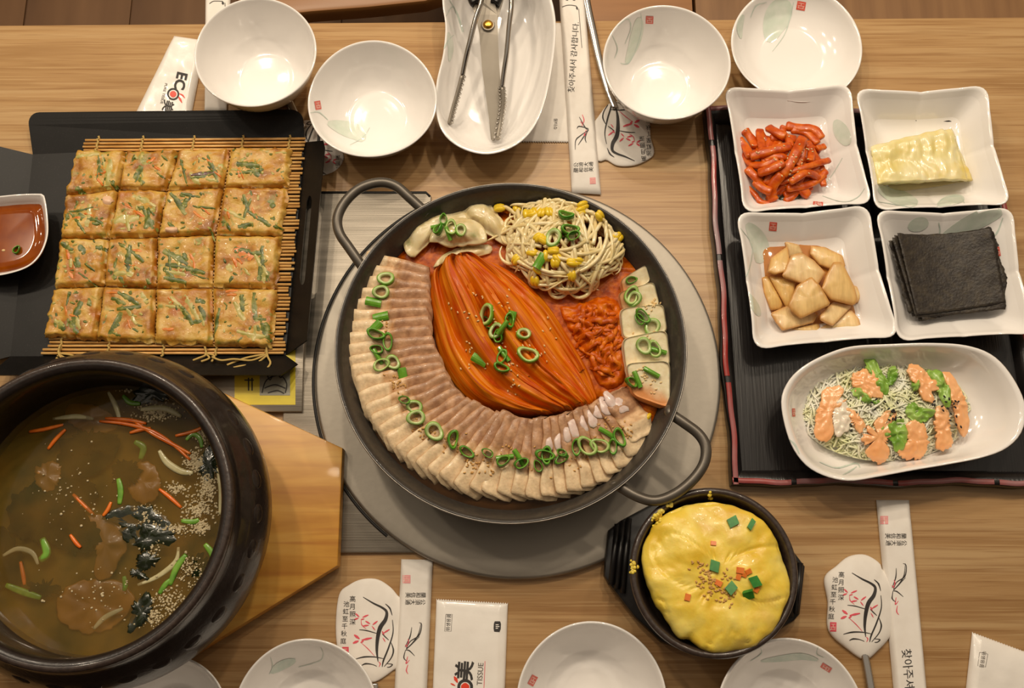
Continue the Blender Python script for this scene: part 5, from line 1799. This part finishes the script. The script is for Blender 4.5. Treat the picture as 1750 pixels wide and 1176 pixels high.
d1, db1, dc1, dR1 = square_dish('square white dish holding red spicy radish strips', ((1236, 152), (1451, 147), (1489, 350), (1270, 366)))
d2, db2, dc2, dR2 = square_dish('square white dish holding pale pickled cabbage', ((1460, 155), (1684, 149), (1725, 352), (1494, 362)))
d3, db3, dc3, dR3 = square_dish('square white dish holding soy pickled onion', ((1257, 366), (1482, 353), (1535, 577), (1288, 599)))
d4, db4, dc4, dR4 = square_dish('square white dish holding black seaweed sheets', ((1494, 362), (1727, 357), (1768, 572), (1532, 585)))
seal(d1, db1, 1398, 348, 6, 17, 5)
leafp(d1, db1, [(1428, 205), (1438, 225), (1450, 248)], [10, 26, 14])
stroke(d1, db1, [(1405, 335), (1440, 345), (1465, 338), (1478, 322)], 1.8)
stroke(d1, db1, [(1408, 318), (1425, 295), (1440, 270)], 1.6)
seal(d2, db2, 1485, 300, 7, 12, 70)
leafp(d2, db2, [(1500, 322), (1530, 335), (1568, 348)], [8, 26, 10])
leafp(d2, db2, [(1602, 350), (1625, 342), (1648, 340)], [6, 18, 8])
stroke(d2, db2, [(1600, 355), (1612, 340), (1640, 336), (1648, 348)], 2)
stroke(d2, db2, [(1500, 345), (1530, 350), (1560, 355)], 1.6)
seal(d3, db3, 1321, 387, 13, 15, 95)
leafp(d3, db3, [(1276, 382), (1290, 400), (1300, 425), (1296, 450)], [8, 26, 30, 14])
leafp(d3, db3, [(1276, 500), (1288, 520), (1298, 540)], [6, 14, 6])
stroke(d3, db3, [(1265, 390), (1285, 420), (1280, 460), (1270, 480)], 1.8)
leafp(d4, db4, [(1552, 390), (1568, 384), (1586, 378)], [10, 24, 12])
leafp(d4, db4, [(1605, 410), (1640, 392), (1680, 372), (1712, 362)], [8, 30, 30, 8])
stroke(d4, db4, [(1690, 408), (1704, 398), (1714, 372)], 3)
stroke(d4, db4, [(1598, 412), (1606, 396), (1604, 380)], 2.5)
seal(d4, db4, 1706, 430, 7, 16, 80)

# ---- spicy radish strips
m_rad = mat('spicy_radish', [(176, 62, 2), (205, 86, 8), (222, 114, 26)], 130, rough=.32, coat=.15, spec=.4, bump=.3, bscale=260, sss=.06, rand=True)
GR = 'spicy radish strips'
RD = [([(1262, 238), (1274, 252), (1282, 268)], 8), ([(1272, 222), (1284, 238), (1292, 252)], 8), ([(1298, 222), (1300, 240), (1304, 258)], 8), ([(1312, 218), (1326, 226), (1342, 234)], 8), ([(1343, 215), (1365, 220), (1390, 222), (1404, 238)], 9), ([(1352, 222), (1378, 228), (1398, 246)], 7),
      ([(1372, 236), (1362, 258), (1350, 280), (1336, 300)], 10), ([(1336, 298), (1322, 315), (1318, 332), (1322, 344)], 10), ([(1274, 318), (1290, 332), (1300, 345), (1318, 348)], 5), ([(1282, 268), (1302, 262), (1325, 256), (1352, 250)], 9), ([(1270, 262), (1284, 280), (1306, 282), (1330, 272)], 7), ([(1296, 296), (1316, 290), (1340, 278)], 8),
      ([(1276, 288), (1292, 304), (1300, 318)], 8), ([(1384, 252), (1386, 266), (1384, 276)], 7), ([(1396, 254), (1404, 252), (1410, 250)], 6), ([(1374, 254), (1370, 270), (1362, 284)], 6), ([(1340, 296), (1370, 288), (1395, 280), (1418, 274)], 6), ([(1350, 312), (1376, 296), (1392, 300), (1402, 310)], 7), ([(1345, 322), (1375, 318), (1396, 308), (1412, 292)], 7), ([(1290, 310), (1304, 322), (1318, 328)], 8),
      ([(1340, 335), (1362, 326), (1388, 320)], 7), ([(1308, 236), (1326, 246), (1346, 262)], 6), ([(1334, 226), (1346, 238), (1352, 252)], 7), ([(1276, 256), (1284, 292), (1300, 300)], 7), ([(1300, 300), (1330, 310), (1356, 306)], 7), ([(1360, 240), (1380, 248), (1400, 262)], 6), ([(1312, 262), (1320, 284), (1312, 306)], 6), ([(1322, 240), (1318, 262), (1326, 284)], 6), ([(1388, 288), (1402, 300), (1408, 318)], 6), ([(1330, 330), (1346, 322), (1356, 338)], 6),
      ([(1290, 244), (1310, 272), (1340, 290)], 6), ([(1350, 264), (1380, 276), (1404, 276)], 6)]
rdc = Vector((1338, 280, 0))
rr_ = random.Random(5)
for i in range(22):                                  # the under layer that fills the heap
    th, r_ = rr_.uniform(0, 2 * PI), math.sqrt(rr_.uniform(0, 1))
    x, y, a = 1338 + 58 * r_ * math.cos(th), 282 + 48 * r_ * math.sin(th), rr_.uniform(0, PI)
    RD.append(([(x - 22 * math.cos(a), y - 22 * math.sin(a)), (x + rr_.uniform(-5, 5), y + rr_.uniform(-5, 5)), (x + 22 * math.cos(a), y + 22 * math.sin(a))], rr_.uniform(6, 9)))
rads = []
for i, (q, wd) in enumerate(RD):
    mx, my = q[len(q) // 2]
    r = math.hypot((mx - rdc.x) / 80, (my - rdc.y) / 70)
    top_ = i < 20
    pts = []
    for k, (a, b) in enumerate(q):
        rr = min(1, math.hypot((a - rdc.x) / 86, (b - rdc.y) / 76))
        zz = DZ + .008 + .024 * (1 - rr * rr) ** .8 - (0 if top_ else .006) + .0025 * math.sin(i * 2.3 + k)
        pts.append(P(a, b, max(zz, DZ + .010 + .008 * rr)))
    pts = catmull(pts, 6)
    N = len(pts)
    w_ = wd * .82 / 1.88e3
    V, Fc = tube_geo(pts, [w_ * 1.15 * (1 + .15 * noise.noise(Vector((k * .4, i, 0)))) * min(1, .8 + min(k, N - 1 - k) * .2) for k in range(N)], 12, .62, sq=5)
    V = [p + Vector((0, 0, .0004 * noise.noise(p * 400))) for p in V]
    lab = 'glossy red spicy radish strip on the heap'
    if i == 8: lab = 'thin orange radish tail curling away from the heap'
    o = tag(mk('radish_strip', V, Fc, m_rad), lab, 'radish strip', GR)
    rads.append(o)
rbv = bvh(*rads)
sesame('sesame_seeds', [(1300, 245, 6, 14), (1345, 255, 10, 20), (1360, 285, 10, 18), (1385, 260, 6, 10), (1350, 315, 6, 14)], rbv, 'pale sesame seeds on the red radish strips', m_ses, fz=.03, size=.0013)
m_dkg = mat('dark_green_leaf', [(34, 38, 24), (54, 60, 36)], 160, rough=.3, coat=.3)
tag(blob('scallion_leaf', [(1330, 340), (1345, 330), (1368, 326), (1372, 334), (1352, 346), (1340, 352)], DZ + .012, .004, m_dkg, amp=.002, freq=200), 'dark green leaf poking out under the red radish', 'leaf')

# ---- pickled cabbage: folded layers
m_cab = mat('pickled_cabbage', [(226, 206, 120), (236, 224, 166), (242, 234, 198)], 26, (1, 1, 1), 3, rough=.25, coat=.25, sss=.15, bump=.35, bscale=12, bstretch=(22, 2, 4), second=((228, 200, 84), 30, (1, 1, 1), .55, .75))
cab = empty('pickled_cabbage', P(1570, 270, DZ + .006), 'folded pale yellow pickled cabbage block in its square dish', 'cabbage')
CT = [(1490, 246), (1630, 214), (1660, 302), (1503, 312)]
for i in range(5):
    zt = DZ + .0105 + .0042 * i
    sh_ = (4 - i)
    W = [P(a + dx, b + dy, zt) for (a, b), dx, dy in zip(CT, (sh_ * 2, -sh_ * 1.5, U(-6, 3) + sh_ * 1.5, U(-4, 4)), (sh_ * 2, sh_ * 2, U(-5, 4), U(-3, 5)))]
    n_ = 44
    V, Fc = [], []
    for lay in (0, 1):
        for a in range(n_ + 1):
            for b in range(n_ + 1):
                u, w_ = a / n_, b / n_
                p = W[0].lerp(W[1], u).lerp(W[3].lerp(W[2], u), w_)
                e = min(u, 1 - u, w_, 1 - w_)
                p = p + Vector((noise.noise(Vector((u * 8, w_ * 8, i))), noise.noise(Vector((w_ * 8, u * 8, i + 3))), 0)) * .0016 * max(0, 1 - e * 8)
                round_ = -.010 * max(0, .16 - min(w_ + .06, 1)) - .03 * max(0, .12 - min(u, 1 - u)) * 1.0 - .02 * max(0, .1 - w_)
                pl = .0022 * noise.noise(Vector((u * 15 + noise.noise(Vector((u * 3, w_ * 3, 1))), w_ * 1.6, i * 2))) * (.4 + .6 * math.sin(PI * w_)) + .0016 * noise.noise(Vector((u * 5, w_ * 3, i * 4))) + .0005 * noise.noise(Vector((u * 60, w_ * 8, i)))
                V.append(Vector((p.x, p.y, p.z + round_ + (pl if lay == 0 else pl * .5 - .0034))))
    w1 = (n_ + 1) ** 2
    for a in range(n_):
        for b in range(n_):
            k = a * (n_ + 1) + b
            Fc += [(k, k + 1, k + n_ + 2, k + n_ + 1)[::-1], (w1 + k, w1 + k + n_ + 1, w1 + k + n_ + 2, w1 + k + 1)[::-1]]
    rim = [b for b in range(n_ + 1)] + [a * (n_ + 1) + n_ for a in range(1, n_ + 1)] + [n_ * (n_ + 1) + b for b in range(n_ - 1, -1, -1)] + [a * (n_ + 1) for a in range(n_ - 1, 0, -1)]
    for a, b in zip(rim, rim[1:] + rim[:1]): Fc.append((a, w1 + a, w1 + b, b)[::-1])
    mk('cabbage_leaf', V, Fc, m_cab, cab)
m_juice = mat('pickle_juice', [(226, 206, 130)], rough=.05, coat=.6, alpha=.45)
blob('pickle_juice', [(1500, 300), (1530, 325), (1580, 322), (1640, 312), (1664, 306), (1655, 270), (1560, 240), (1492, 260)], DZ + .0062, .0016, m_juice, cab, n=50)

# ---- soy pickled onion
m_onp = mat('soy_onion', [(232, 226, 216), (255, 252, 246)], 60, (5, 1, 1), 3, vcol=True, rough=.3, coat=.08, sss=.15, rand=True, bump=.15, bscale=30, bstretch=(16, 2, 1))
m_onj = mat('onion_soy_juice', [(190, 110, 24), (206, 136, 48)], 40, rough=.04, coat=.8, alpha=.75)
tag(blob('onion_brine', [(1305, 420), (1345, 415), (1400, 420), (1440, 450), (1468, 500), (1472, 550), (1440, 566), (1380, 570), (1330, 555), (1300, 500), (1298, 450)], DZ + .0055, .0035, m_onj, n=64), 'thin amber soy brine pooled under the pickled onion', 'brine')
ON = [([(1340, 415), (1366, 418), (1374, 432), (1360, 440), (1348, 440)], 4, 'small pale onion end poking out at the heap edge'), ([(1386, 420), (1410, 422), (1440, 436), (1446, 456), (1420, 460), (1400, 452), (1384, 434)], 5, 'long pale onion petal at the far side of the heap'),
      ([(1302, 474), (1312, 472), (1338, 520), (1335, 528), (1318, 530), (1306, 500)], 3, 'narrow curved onion petal on the left flank of the heap'), ([(1314, 472), (1335, 474), (1360, 482), (1352, 520), (1345, 526), (1330, 500)], 5, 'onion petal on edge beside the narrow curved one'),
      ([(1440, 480), (1465, 490), (1472, 506), (1466, 518), (1446, 505)], 5, 'onion petal mostly covered by the tall fan shaped one'), ([(1400, 562), (1455, 528), (1468, 545), (1473, 562), (1440, 566)], 4, 'triangular onion petal pointing at the salad plate'), ([(1350, 562), (1400, 552), (1404, 566), (1380, 572)], 3, 'thin onion sliver in the brine'),
      ([(1316, 536), (1345, 522), (1400, 535), (1392, 550), (1336, 566), (1326, 552)], 8, 'onion square with brownish skin marks'), ([(1400, 540), (1425, 515), (1460, 520), (1430, 550), (1422, 558), (1400, 548)], 10, 'onion square wedged under the tall fan shaped petal'),
      ([(1312, 465), (1318, 440), (1348, 418), (1350, 456), (1340, 466), (1324, 470)], 12, 'onion quarter with rounded back at the sealed corner'), ([(1336, 472), (1352, 436), (1370, 432), (1392, 445), (1412, 466), (1398, 488), (1370, 484)], 15, 'yellowish onion petal in the upper middle of the heap'),
      ([(1403, 495), (1412, 470), (1424, 448), (1440, 448), (1462, 490), (1468, 512), (1462, 520), (1420, 512)], 17, 'tall fan shaped onion petal'), ([(1348, 520), (1362, 488), (1386, 473), (1402, 490), (1420, 520), (1370, 543), (1352, 528)], 21, 'diamond shaped onion petal on top of the heap')]
for i, (q, zz, lab) in enumerate(ON):
    z = DZ + .0058 + zz * .00085
    c, Rf = outline(q, z + .003, 0)
    prof = [(0, z + .001), (.6, z + .0006), (.96, z - .0002), (1.0, z + .0006), (1.0, z + .0026), (.975, z + .0032), (.85, z + .0036), (.6, z + .0042), (.3, z + .0045), (0, z + .0046)]
    tx, ty = U(-.22, .22), U(-.22, .22)
    V, Fc = polar_geo(c, Rf, prof, 56, disp=lambda p: Vector((p.x, p.y, p.z + (p.x - c.x) * tx + (p.y - c.y) * ty + .0006 * noise.noise(p * 150))))
    cc = []
    base_ = random.choice(((240, 212, 158), (236, 202, 136), (230, 192, 118)))
    for p in V:
        d_ = Vector((p.x - c.x, p.y - c.y, 0))
        k_ = d_.length / max(Rf(math.atan2(d_.y, d_.x)), 1e-6)
        cc.append(mixc(srgb(*base_), srgb(200, 138, 62), max(0, (k_ - .72) * 3.2) * .9))
    tag(mk('onion_petal', V, Fc, m_onp, cols=cc), lab, 'onion', 'soy pickled onion pieces')

# ---- seaweed sheets
m_nori = mat('roasted_seaweed', [(34, 28, 24), (48, 41, 34), (62, 54, 42)], 150, rough=.5, coat=.0, bump=.6, bscale=420, rand=True, second=((82, 76, 46), 260, (1, 3, 1), .64, .8))
NQ = [([(1536, 410), (1690, 398), (1748, 500), (1572, 548)], 'lowest seaweed sheet with ragged brown corner'), ([(1515, 425), (1670, 408), (1742, 508), (1560, 540)], 'second seaweed sheet from the bottom of the stack'), ([(1512, 418), (1680, 402), (1735, 512), (1552, 536)], 'third seaweed sheet from the bottom of the stack'),
      ([(1520, 410), (1685, 400), (1728, 515), (1575, 550)], 'middle seaweed sheet of the stack'), ([(1516, 415), (1688, 405), (1716, 530), (1562, 545)], 'second seaweed sheet from the top of the stack'), ([(1524, 408), (1682, 398), (1714, 520), (1563, 541)], 'topmost flat black seaweed sheet of the stack')]
for i, (q, lab) in enumerate(NQ):
    W = [P(a, b, DZ + .016) for a, b in q]
    n_ = 34
    V, Fc = [], []
    zb = DZ + .010 + .0016 * i
    for a in range(n_ + 1):
        for b in range(n_ + 1):
            u, w_ = a / n_, b / n_
            p = W[0].lerp(W[1], u).lerp(W[3].lerp(W[2], u), w_)
            ed = min(u, 1 - u, w_, 1 - w_)
            if ed < .03:
                jag = .0020 if (i < 3 or u > .97) else .0007
                p = p + Vector((noise.noise(Vector((p.x * 330, p.y * 330, i))), noise.noise(Vector((p.y * 330, p.x * 330, i + 4))), 0)) * jag
            # the sheet sags in the middle of its far side, its ends ride up
            z = zb + .010 * (2 * u - 1) ** 2 * (1 - .6 * w_) + .0016 * noise.noise(Vector((p.x * 70, p.y * 70, i * 3))) * (1 if i < 4 else .35) + (.003 * (1 - w_))
            V.append(Vector((p.x, p.y, z)))
    w1 = (n_ + 1) ** 2
    V += [p - Vector((0, 0, .0004)) for p in V[:w1]]
    for a in range(n_):
        for b in range(n_):
            k = a * (n_ + 1) + b
            Fc += [(k, k + 1, k + n_ + 2, k + n_ + 1), (w1 + k, w1 + k + n_ + 1, w1 + k + n_ + 2, w1 + k + 1)]
    rim = [b for b in range(n_ + 1)] + [a * (n_ + 1) + n_ for a in range(1, n_ + 1)] + [n_ * (n_ + 1) + b for b in range(n_ - 1, -1, -1)] + [a * (n_ + 1) for a in range(n_ - 1, 0, -1)]
    for a, b in zip(rim, rim[1:] + rim[:1]): Fc.append((a, w1 + a, w1 + b, b))
    tag(mk('seaweed_sheet', V, Fc, m_nori), lab, 'seaweed sheet', 'roasted seaweed sheets')

# ---- salad plate
ov2 = [(1335, 690), (1345, 655), (1370, 628), (1410, 606), (1455, 592), (1520, 588), (1590, 586), (1650, 590), (1695, 606), (1728, 640), (1752, 690), (1748, 735), (1722, 765), (1680, 782), (1620, 794), (1560, 804), (1500, 815), (1450, 822), (1405, 812), (1372, 790), (1348, 750)]
pl2, pb2, pc2, pR2 = ceramic('oval_plate', 'long white oval plate of salad on the lacquer tray', 'plate', ov2, DZ, .040, OVAL, n=120)
stroke(pl2, pb2, [(1345, 748), (1358, 760), (1366, 776)], 3)
stroke(pl2, pb2, [(1400, 790), (1430, 800), (1462, 792), (1470, 800)], 3)
stroke(pl2, pb2, [(1440, 812), (1452, 806), (1464, 798)], 3)
seal(pl2, pb2, 1356, 705, 5, 14, 88)
m_sh = mat('cabbage_shred', [(232, 234, 176), (243, 242, 212), (248, 247, 234)], 60, rough=.3, coat=.2, sss=.1)
m_lett = mat('lettuce', [(104, 152, 48), (140, 182, 74), (168, 202, 104)], 60, rough=.3, coat=.2, bump=.5, bscale=130, rand=True)
m_dress = mat('orange_dressing', [(245, 172, 110), (250, 190, 134)], 60, rough=.2, coat=.3, sss=.15)
m_wdress = mat('white_dressing', [(238, 226, 206)], rough=.14, coat=.5, sss=.15)
m_bses = mat('black_sesame', [(26, 20, 18)], rough=.4)
ST = Vector((1512, 700, 0))


def smound(x, y):
    r = ((x - 1512) / 150) ** 2 + ((y - 705) / 92) ** 2
    return DZ + .0058 + .019 * max(0, 1 - r) ** .7


sh = MB()
for i in range(1250):
    rr, th = math.sqrt(U(0, 1)), U(0, 2 * PI)
    x, y = 1512 + 138 * rr * math.cos(th), 703 + 80 * rr * math.sin(th)
    if x > 1610 and U(0, 1) < .35: continue
    a = U(0, 2 * PI)
    cv = U(-.35, .35)
    L_ = U(6, 13)
    pts = []
    zl = U(-.002, .002)
    for k in range(5):
        pts.append(P(x, y, smound(x, y) + zl + .0015 * math.sin(k + i)))
        x += math.cos(a) * L_
        y += math.sin(a) * L_
        ex, ey = (x - 1512) / 146, (y - 703) / 84
        k_ = math.hypot(ex, ey)
        if k_ > 1: x, y = 1512 + 146 * ex / k_, 703 + 84 * ey / k_
        a += cv
    v, f = tube_geo(pts, U(.0006, .0013), 4, .5, cap=False)
    sh.add(v, f)
bv_, bf_ = blob_geo([(1392, 705), (1418, 655), (1475, 632), (1555, 630), (1620, 662), (1634, 705), (1600, 755), (1535, 770), (1448, 770), (1408, 750)], DZ + .006, .013, n=60, rings=10, p=.8, amp=.004, freq=220, low=.001)
sh.add(bv_, bf_)
shred = tag(sh.build('shredded_cabbage', m_sh), 'finely shredded pale cabbage under the salad dressing', 'cabbage', kind='stuff')
mv, mf = blob_geo([(1366 + 0, 705), (1400, 640), (1470, 615), (1560, 612), (1640, 650), (1660, 705), (1620, 775), (1540, 792), (1440, 792), (1385, 765)], DZ + .006, .012, n=60, rings=10, p=.7, low=.001)
smb = BVHTree.FromPolygons([Vector((p.x, p.y, p.z + .0085)) for p in mv], mf)
LE = [([(1472, 615), (1490, 614), (1500, 640), (1512, 660), (1508, 682), (1494, 672), (1480, 645)], 'long lettuce leaf beside the first dressing pool'), ([(1448, 672), (1462, 668), (1480, 682), (1495, 690), (1488, 696), (1465, 690)], 'narrow lettuce curl near the white dressing'),
      ([(1576, 640), (1600, 636), (1610, 660), (1620, 680), (1612, 705), (1602, 690), (1588, 660)], 'lettuce strip along the right hand dressing pools'), ([(1538, 705), (1552, 690), (1562, 702), (1588, 705), (1585, 716), (1562, 728), (1545, 718)], 'frilly lettuce piece in the middle of the salad'),
      ([(1508, 728), (1535, 722), (1545, 760), (1528, 775), (1516, 760), (1498, 740)], 'broad lettuce leaf between the lower dressing pools'), ([(1552, 656), (1562, 658), (1560, 672), (1550, 668)], 'tiny lettuce scrap beside the tall dressing pool'), ([(1512, 636), (1526, 630), (1524, 655), (1512, 662)], 'pale lettuce scrap tucked beside the long leaf')]
for i, (q, lab) in enumerate(LE):
    v, f = blob_geo(q, .02, .0022, smooth=4, n=64, rings=8, p=.5, amp=.006, freq=210, on=smb, seed=i, low=.0008, edge=.0022)
    tag(mk('lettuce_leaf', v, f, m_lett), lab, 'lettuce', 'lettuce pieces in the salad')
DR = [([(1400, 672), (1420, 664), (1438, 672), (1440, 690), (1422, 694), (1416, 720), (1420, 745), (1408, 758), (1392, 748), (1390, 715), (1398, 690)], m_dress, 'long dressing pool at the white dressing'), ([(1450, 660), (1455, 642), (1480, 634), (1492, 650), (1502, 682), (1485, 684), (1462, 680)], m_dress, 'square dressing pool under the long lettuce leaf'),
      ([(1546, 628), (1562, 628), (1580, 645), (1600, 668), (1585, 675), (1590, 692), (1572, 690), (1560, 668), (1548, 648)], m_dress, 'tall dressing pool beside the lettuce strip'), ([(1604, 640), (1620, 642), (1636, 670), (1648, 700), (1652, 730), (1645, 748), (1630, 735), (1622, 700), (1612, 665)], m_dress, 'dressing streak along the bare end of the plate'),
      ([(1440, 702), (1456, 710), (1470, 728), (1464, 745), (1452, 730)], m_dress, 'thin dressing dribble in the shredded cabbage'), ([(1468, 745), (1490, 722), (1510, 708), (1524, 712), (1512, 735), (1490, 750), (1512, 762), (1510, 790), (1488, 790), (1474, 770)], m_dress, 'dressing pool spilling toward the plate edge'),
      ([(1540, 730), (1556, 722), (1572, 735), (1580, 760), (1574, 782), (1548, 786), (1530, 775), (1545, 755)], m_dress, 'round dressing pool beside the broad lettuce leaf'), ([(1592, 700), (1612, 705), (1616, 735), (1622, 765), (1598, 772), (1592, 745)], m_dress, 'dressing pool under the lettuce strip'),
      ([(1420, 692), (1436, 686), (1444, 705), (1446, 730), (1432, 748), (1420, 740)], m_wdress, 'white dressing spot beside the long orange pool')]
drs = []
for i, (q, m_, lab) in enumerate(DR):
    v, f = blob_geo(q, .02, .0022, smooth=4, n=110, rings=16, p=.35, amp=.0014, freq=260, on=smb, seed=i + 20, low=.002, edge=.0026)
    drs.append(tag(mk('dressing_pool', v, f, m_), ('orange ' if m_ is m_dress else '') + lab, 'dressing', 'dressing pools on the salad'))
sbv2 = bvh(*drs)
tall = BVHTree.FromPolygons([Vector((p.x, p.y, p.z + .0125)) for p in mv], mf)
sesame('black_sesame_seeds', [(1525, 712, 8, 7), (1528, 698, 3, 6), (1620, 695, 10, 9), (1630, 720, 5, 8), (1560, 680, 2, 5), (1592, 690, 3, 4), (1455, 728, 2, 3), (1495, 688, 3, 4), (1510, 692, 2, 5)], BVHTree.FromPolygons(GEO[drs[0].name][0] + [p for d in drs[1:] for p in GEO[d.name][0]], [f for f in GEO[drs[0].name][1]]) if False else tall, 'black sesame seeds on the salad dressing', m_bses, fz=.025, size=.0016)

# ================================================================== steamed egg in a stone bowl
EC = Vector((.1636, -.2092, 0))
hol = empty('bowl_holder', (EC.x, EC.y, 0), 'black plastic holder with ribbed grips under the egg bowl', 'holder')
ho = [(1040, 906), (1060, 890), (1112, 862), (1160, 846), (1230, 842), (1290, 858), (1330, 905), (1365, 952), (1377, 968), (1368, 1050), (1358, 1062), (1300, 1096), (1240, 1120), (1185, 1118), (1130, 1098), (1085, 1056), (1040, 998), (1032, 984), (1034, 960)]
prism('holder_base', ho, .0092, .0165, m_plastic, hol, bev=.003)
for a, b in ((.02, -.04), (-.03, -.045), (.05, .02), (.055, -.025)):
    lathe('foot', EC + Vector((a, b, 0)), [(0, 0), (.006, 0), (.006, .0096), (0, .0096)], m_darkgap, hol, n=16)
for x0 in (1052, 1062, 1072):
    MB().tube([P(x0 + 3, 896 + (x0 - 1052) * -.5, .0185), P(x0 - 8, 1000 + (x0 - 1052) * .7, .0185)], .0026, 8).build('grip_rib', m_plastic, hol)
for x0 in (1348, 1357, 1366):
    MB().tube([P(x0 + 2, 955 + (x0 - 1348) * .4, .0185), P(x0 - 6, 1058 - (x0 - 1348) * .5, .0185)], .0024, 8).build('grip_rib', m_plastic, hol)
ebz = .0166
eb = lathe('egg_bowl', EC, [(0, ebz), (.040, ebz), (.044, ebz + .003), (.060, ebz + .028), (.0668, ebz + .045), (.0682, ebz + .050), (.0672, ebz + .0525), (.0645, ebz + .0530), (.0625, ebz + .0515), (.0605, ebz + .044), (.054, ebz + .022), (.04, ebz + .008), (0, ebz + .006)], m_stonerim, None, n=96)
tag(eb, 'small black stone bowl of steamed egg in a plastic holder', 'bowl')
m_egg = mat('steamed_egg', [(234, 196, 56), (243, 214, 86), (248, 226, 120)], 40, rough=.34, coat=.08, sss=.25, sr=(1, .6, .2), bump=.4, bscale=190, second=((214, 160, 44), 22, (1, 1, 1), .58, .8))
eo = [(1098, 960), (1104, 925), (1122, 892), (1148, 872), (1185, 860), (1225, 857), (1265, 866), (1300, 884), (1320, 906), (1336, 935), (1342, 960), (1352, 985), (1352, 1015), (1340, 1045), (1325, 1078), (1300, 1098), (1284, 1112), (1262, 1112), (1238, 1117), (1212, 1114), (1184, 1100), (1178, 1094), (1158, 1088), (1140, 1060), (1122, 1035), (1110, 1005)]


EZ = ebz + .046
c, Rf = outline(eo, EZ + .010, 6)
prof = [(0, EZ - .012), (.80, EZ - .012), (.93, EZ - .004)]
for i in range(0, 25):
    th = PI / 2 * i / 24
    prof.append((math.cos(th) if i < 24 else 0, EZ + .001 + .016 * math.sin(th) ** .55))


def eggd(p):
    if p.z < EZ: return p
    k = min(1, (p.z - EZ) / .008)
    n1 = noise.noise(Vector((p.x * 34, p.y * 34, 3))) * .0042 + noise.noise(Vector((p.x * 90, p.y * 90, 9))) * .0016 + noise.noise(Vector((p.x * 260, p.y * 260, 1))) * .0005
    cr = abs(noise.noise(Vector((p.x * 26 + 4, p.y * 26, 7))))
    n1 -= .0028 * max(0, 1 - cr / .035)
    rr = .0012 * noise.noise(Vector((p.x * 130, p.y * 130, 6)))
    d = Vector((p.x - c.x, p.y - c.y, 0)).normalized() if (abs(p.x - c.x) + abs(p.y - c.y)) > 1e-6 else Vector()
    return p + Vector((0, 0, n1 * k)) + d * rr


V, Fc = polar_geo(c, Rf, prof, 160, disp=eggd)
egg = tag(mk('steamed_egg', V, Fc, m_egg), 'puffed yellow steamed egg swelling out of the black bowl', 'egg')
ebv = bvh(egg)
m_gsc = mat('green_scallion_cube', [(30, 116, 36), (58, 146, 52)], 160, rough=.3, coat=.2)
m_cdice = mat('carrot_dice', [(226, 106, 32), (240, 146, 62)], 160, rough=.3, coat=.2)
for i, (x, y, a) in enumerate(((1253, 892, .5), (1284, 896, 1.1), (1222, 967, .2), (1250, 1005, .5), (1290, 993, .3), (1278, 1015, .7))):
    h, n_ = hit(x, y, ebv, EZ)
    q = n_.to_track_quat('Z', 'Y').to_matrix() @ Matrix.Rotation(a, 3, 'Z')
    b = MB().box((0, 0, 0), (.0085, .0072 if i != 1 else .004, .0030))
    for k, p in enumerate(b.v): b.v[k] = h + n_ * .0008 + q @ (p + Vector((.0012 if p.y > 0 else 0, 0, .0008 * math.cos(p.x * 300))))
    tag(b.build('scallion_square', m_gsc, smooth=False), 'small green scallion square on the steamed egg', 'scallion', 'scallion squares on the steamed egg')
for i, (x, y, s_) in enumerate(((1219, 929, .8), (1228, 997, 1), (1175, 1021, 1), (1265, 975, 1.1), (1262, 986, .9), (1279, 977, .9), (1293, 1008, .8), (1272, 983, .7))):
    h, n_ = hit(x, y, ebv, EZ)
    q = n_.to_track_quat('Z', 'Y').to_matrix() @ Matrix.Rotation(i * 1.3, 3, 'Z')
    b = MB().box((0, 0, 0), (.0058 * s_, .0046 * s_, .0026))
    for k, p in enumerate(b.v): b.v[k] = h + n_ * .0002 + q @ (p * (1 if p.z < 0 else .9))
    tag(b.build('carrot_dice', m_cdice, smooth=False), 'tiny orange carrot cube on the steamed egg', 'carrot', 'carrot cubes on the steamed egg')
sesame('sesame_seeds', [(1205, 980, 40, 12), (1225, 1005, 40, 13), (1245, 985, 14, 12), (1180, 965, 4, 6), (1240, 1022, 16, 10)], ebv, 'brown sesame seeds in the middle of the steamed egg', m_sesr, fz=EZ, size=.0015)
es = MB()
for x, y, sp, n_ in ((1122, 888, 5, 14), (1082, 966, 4, 10), (1211, 846, 3, 6), (1145, 862, 3, 4), (1128, 880, 4, 10), (1082, 975, 3, 6)):
    for k in range(n_):
        h, nn = hit(random.gauss(x, sp), random.gauss(y, sp), bvh(eb, egg), EZ)
        r = U(.001, .0022)
        es.ball(h, (r, r, r * .7), 7, 5)
tag(es.build('egg_crust', m_egg), 'dried egg spatters stuck on the black bowl rim', 'egg', kind='stuff')
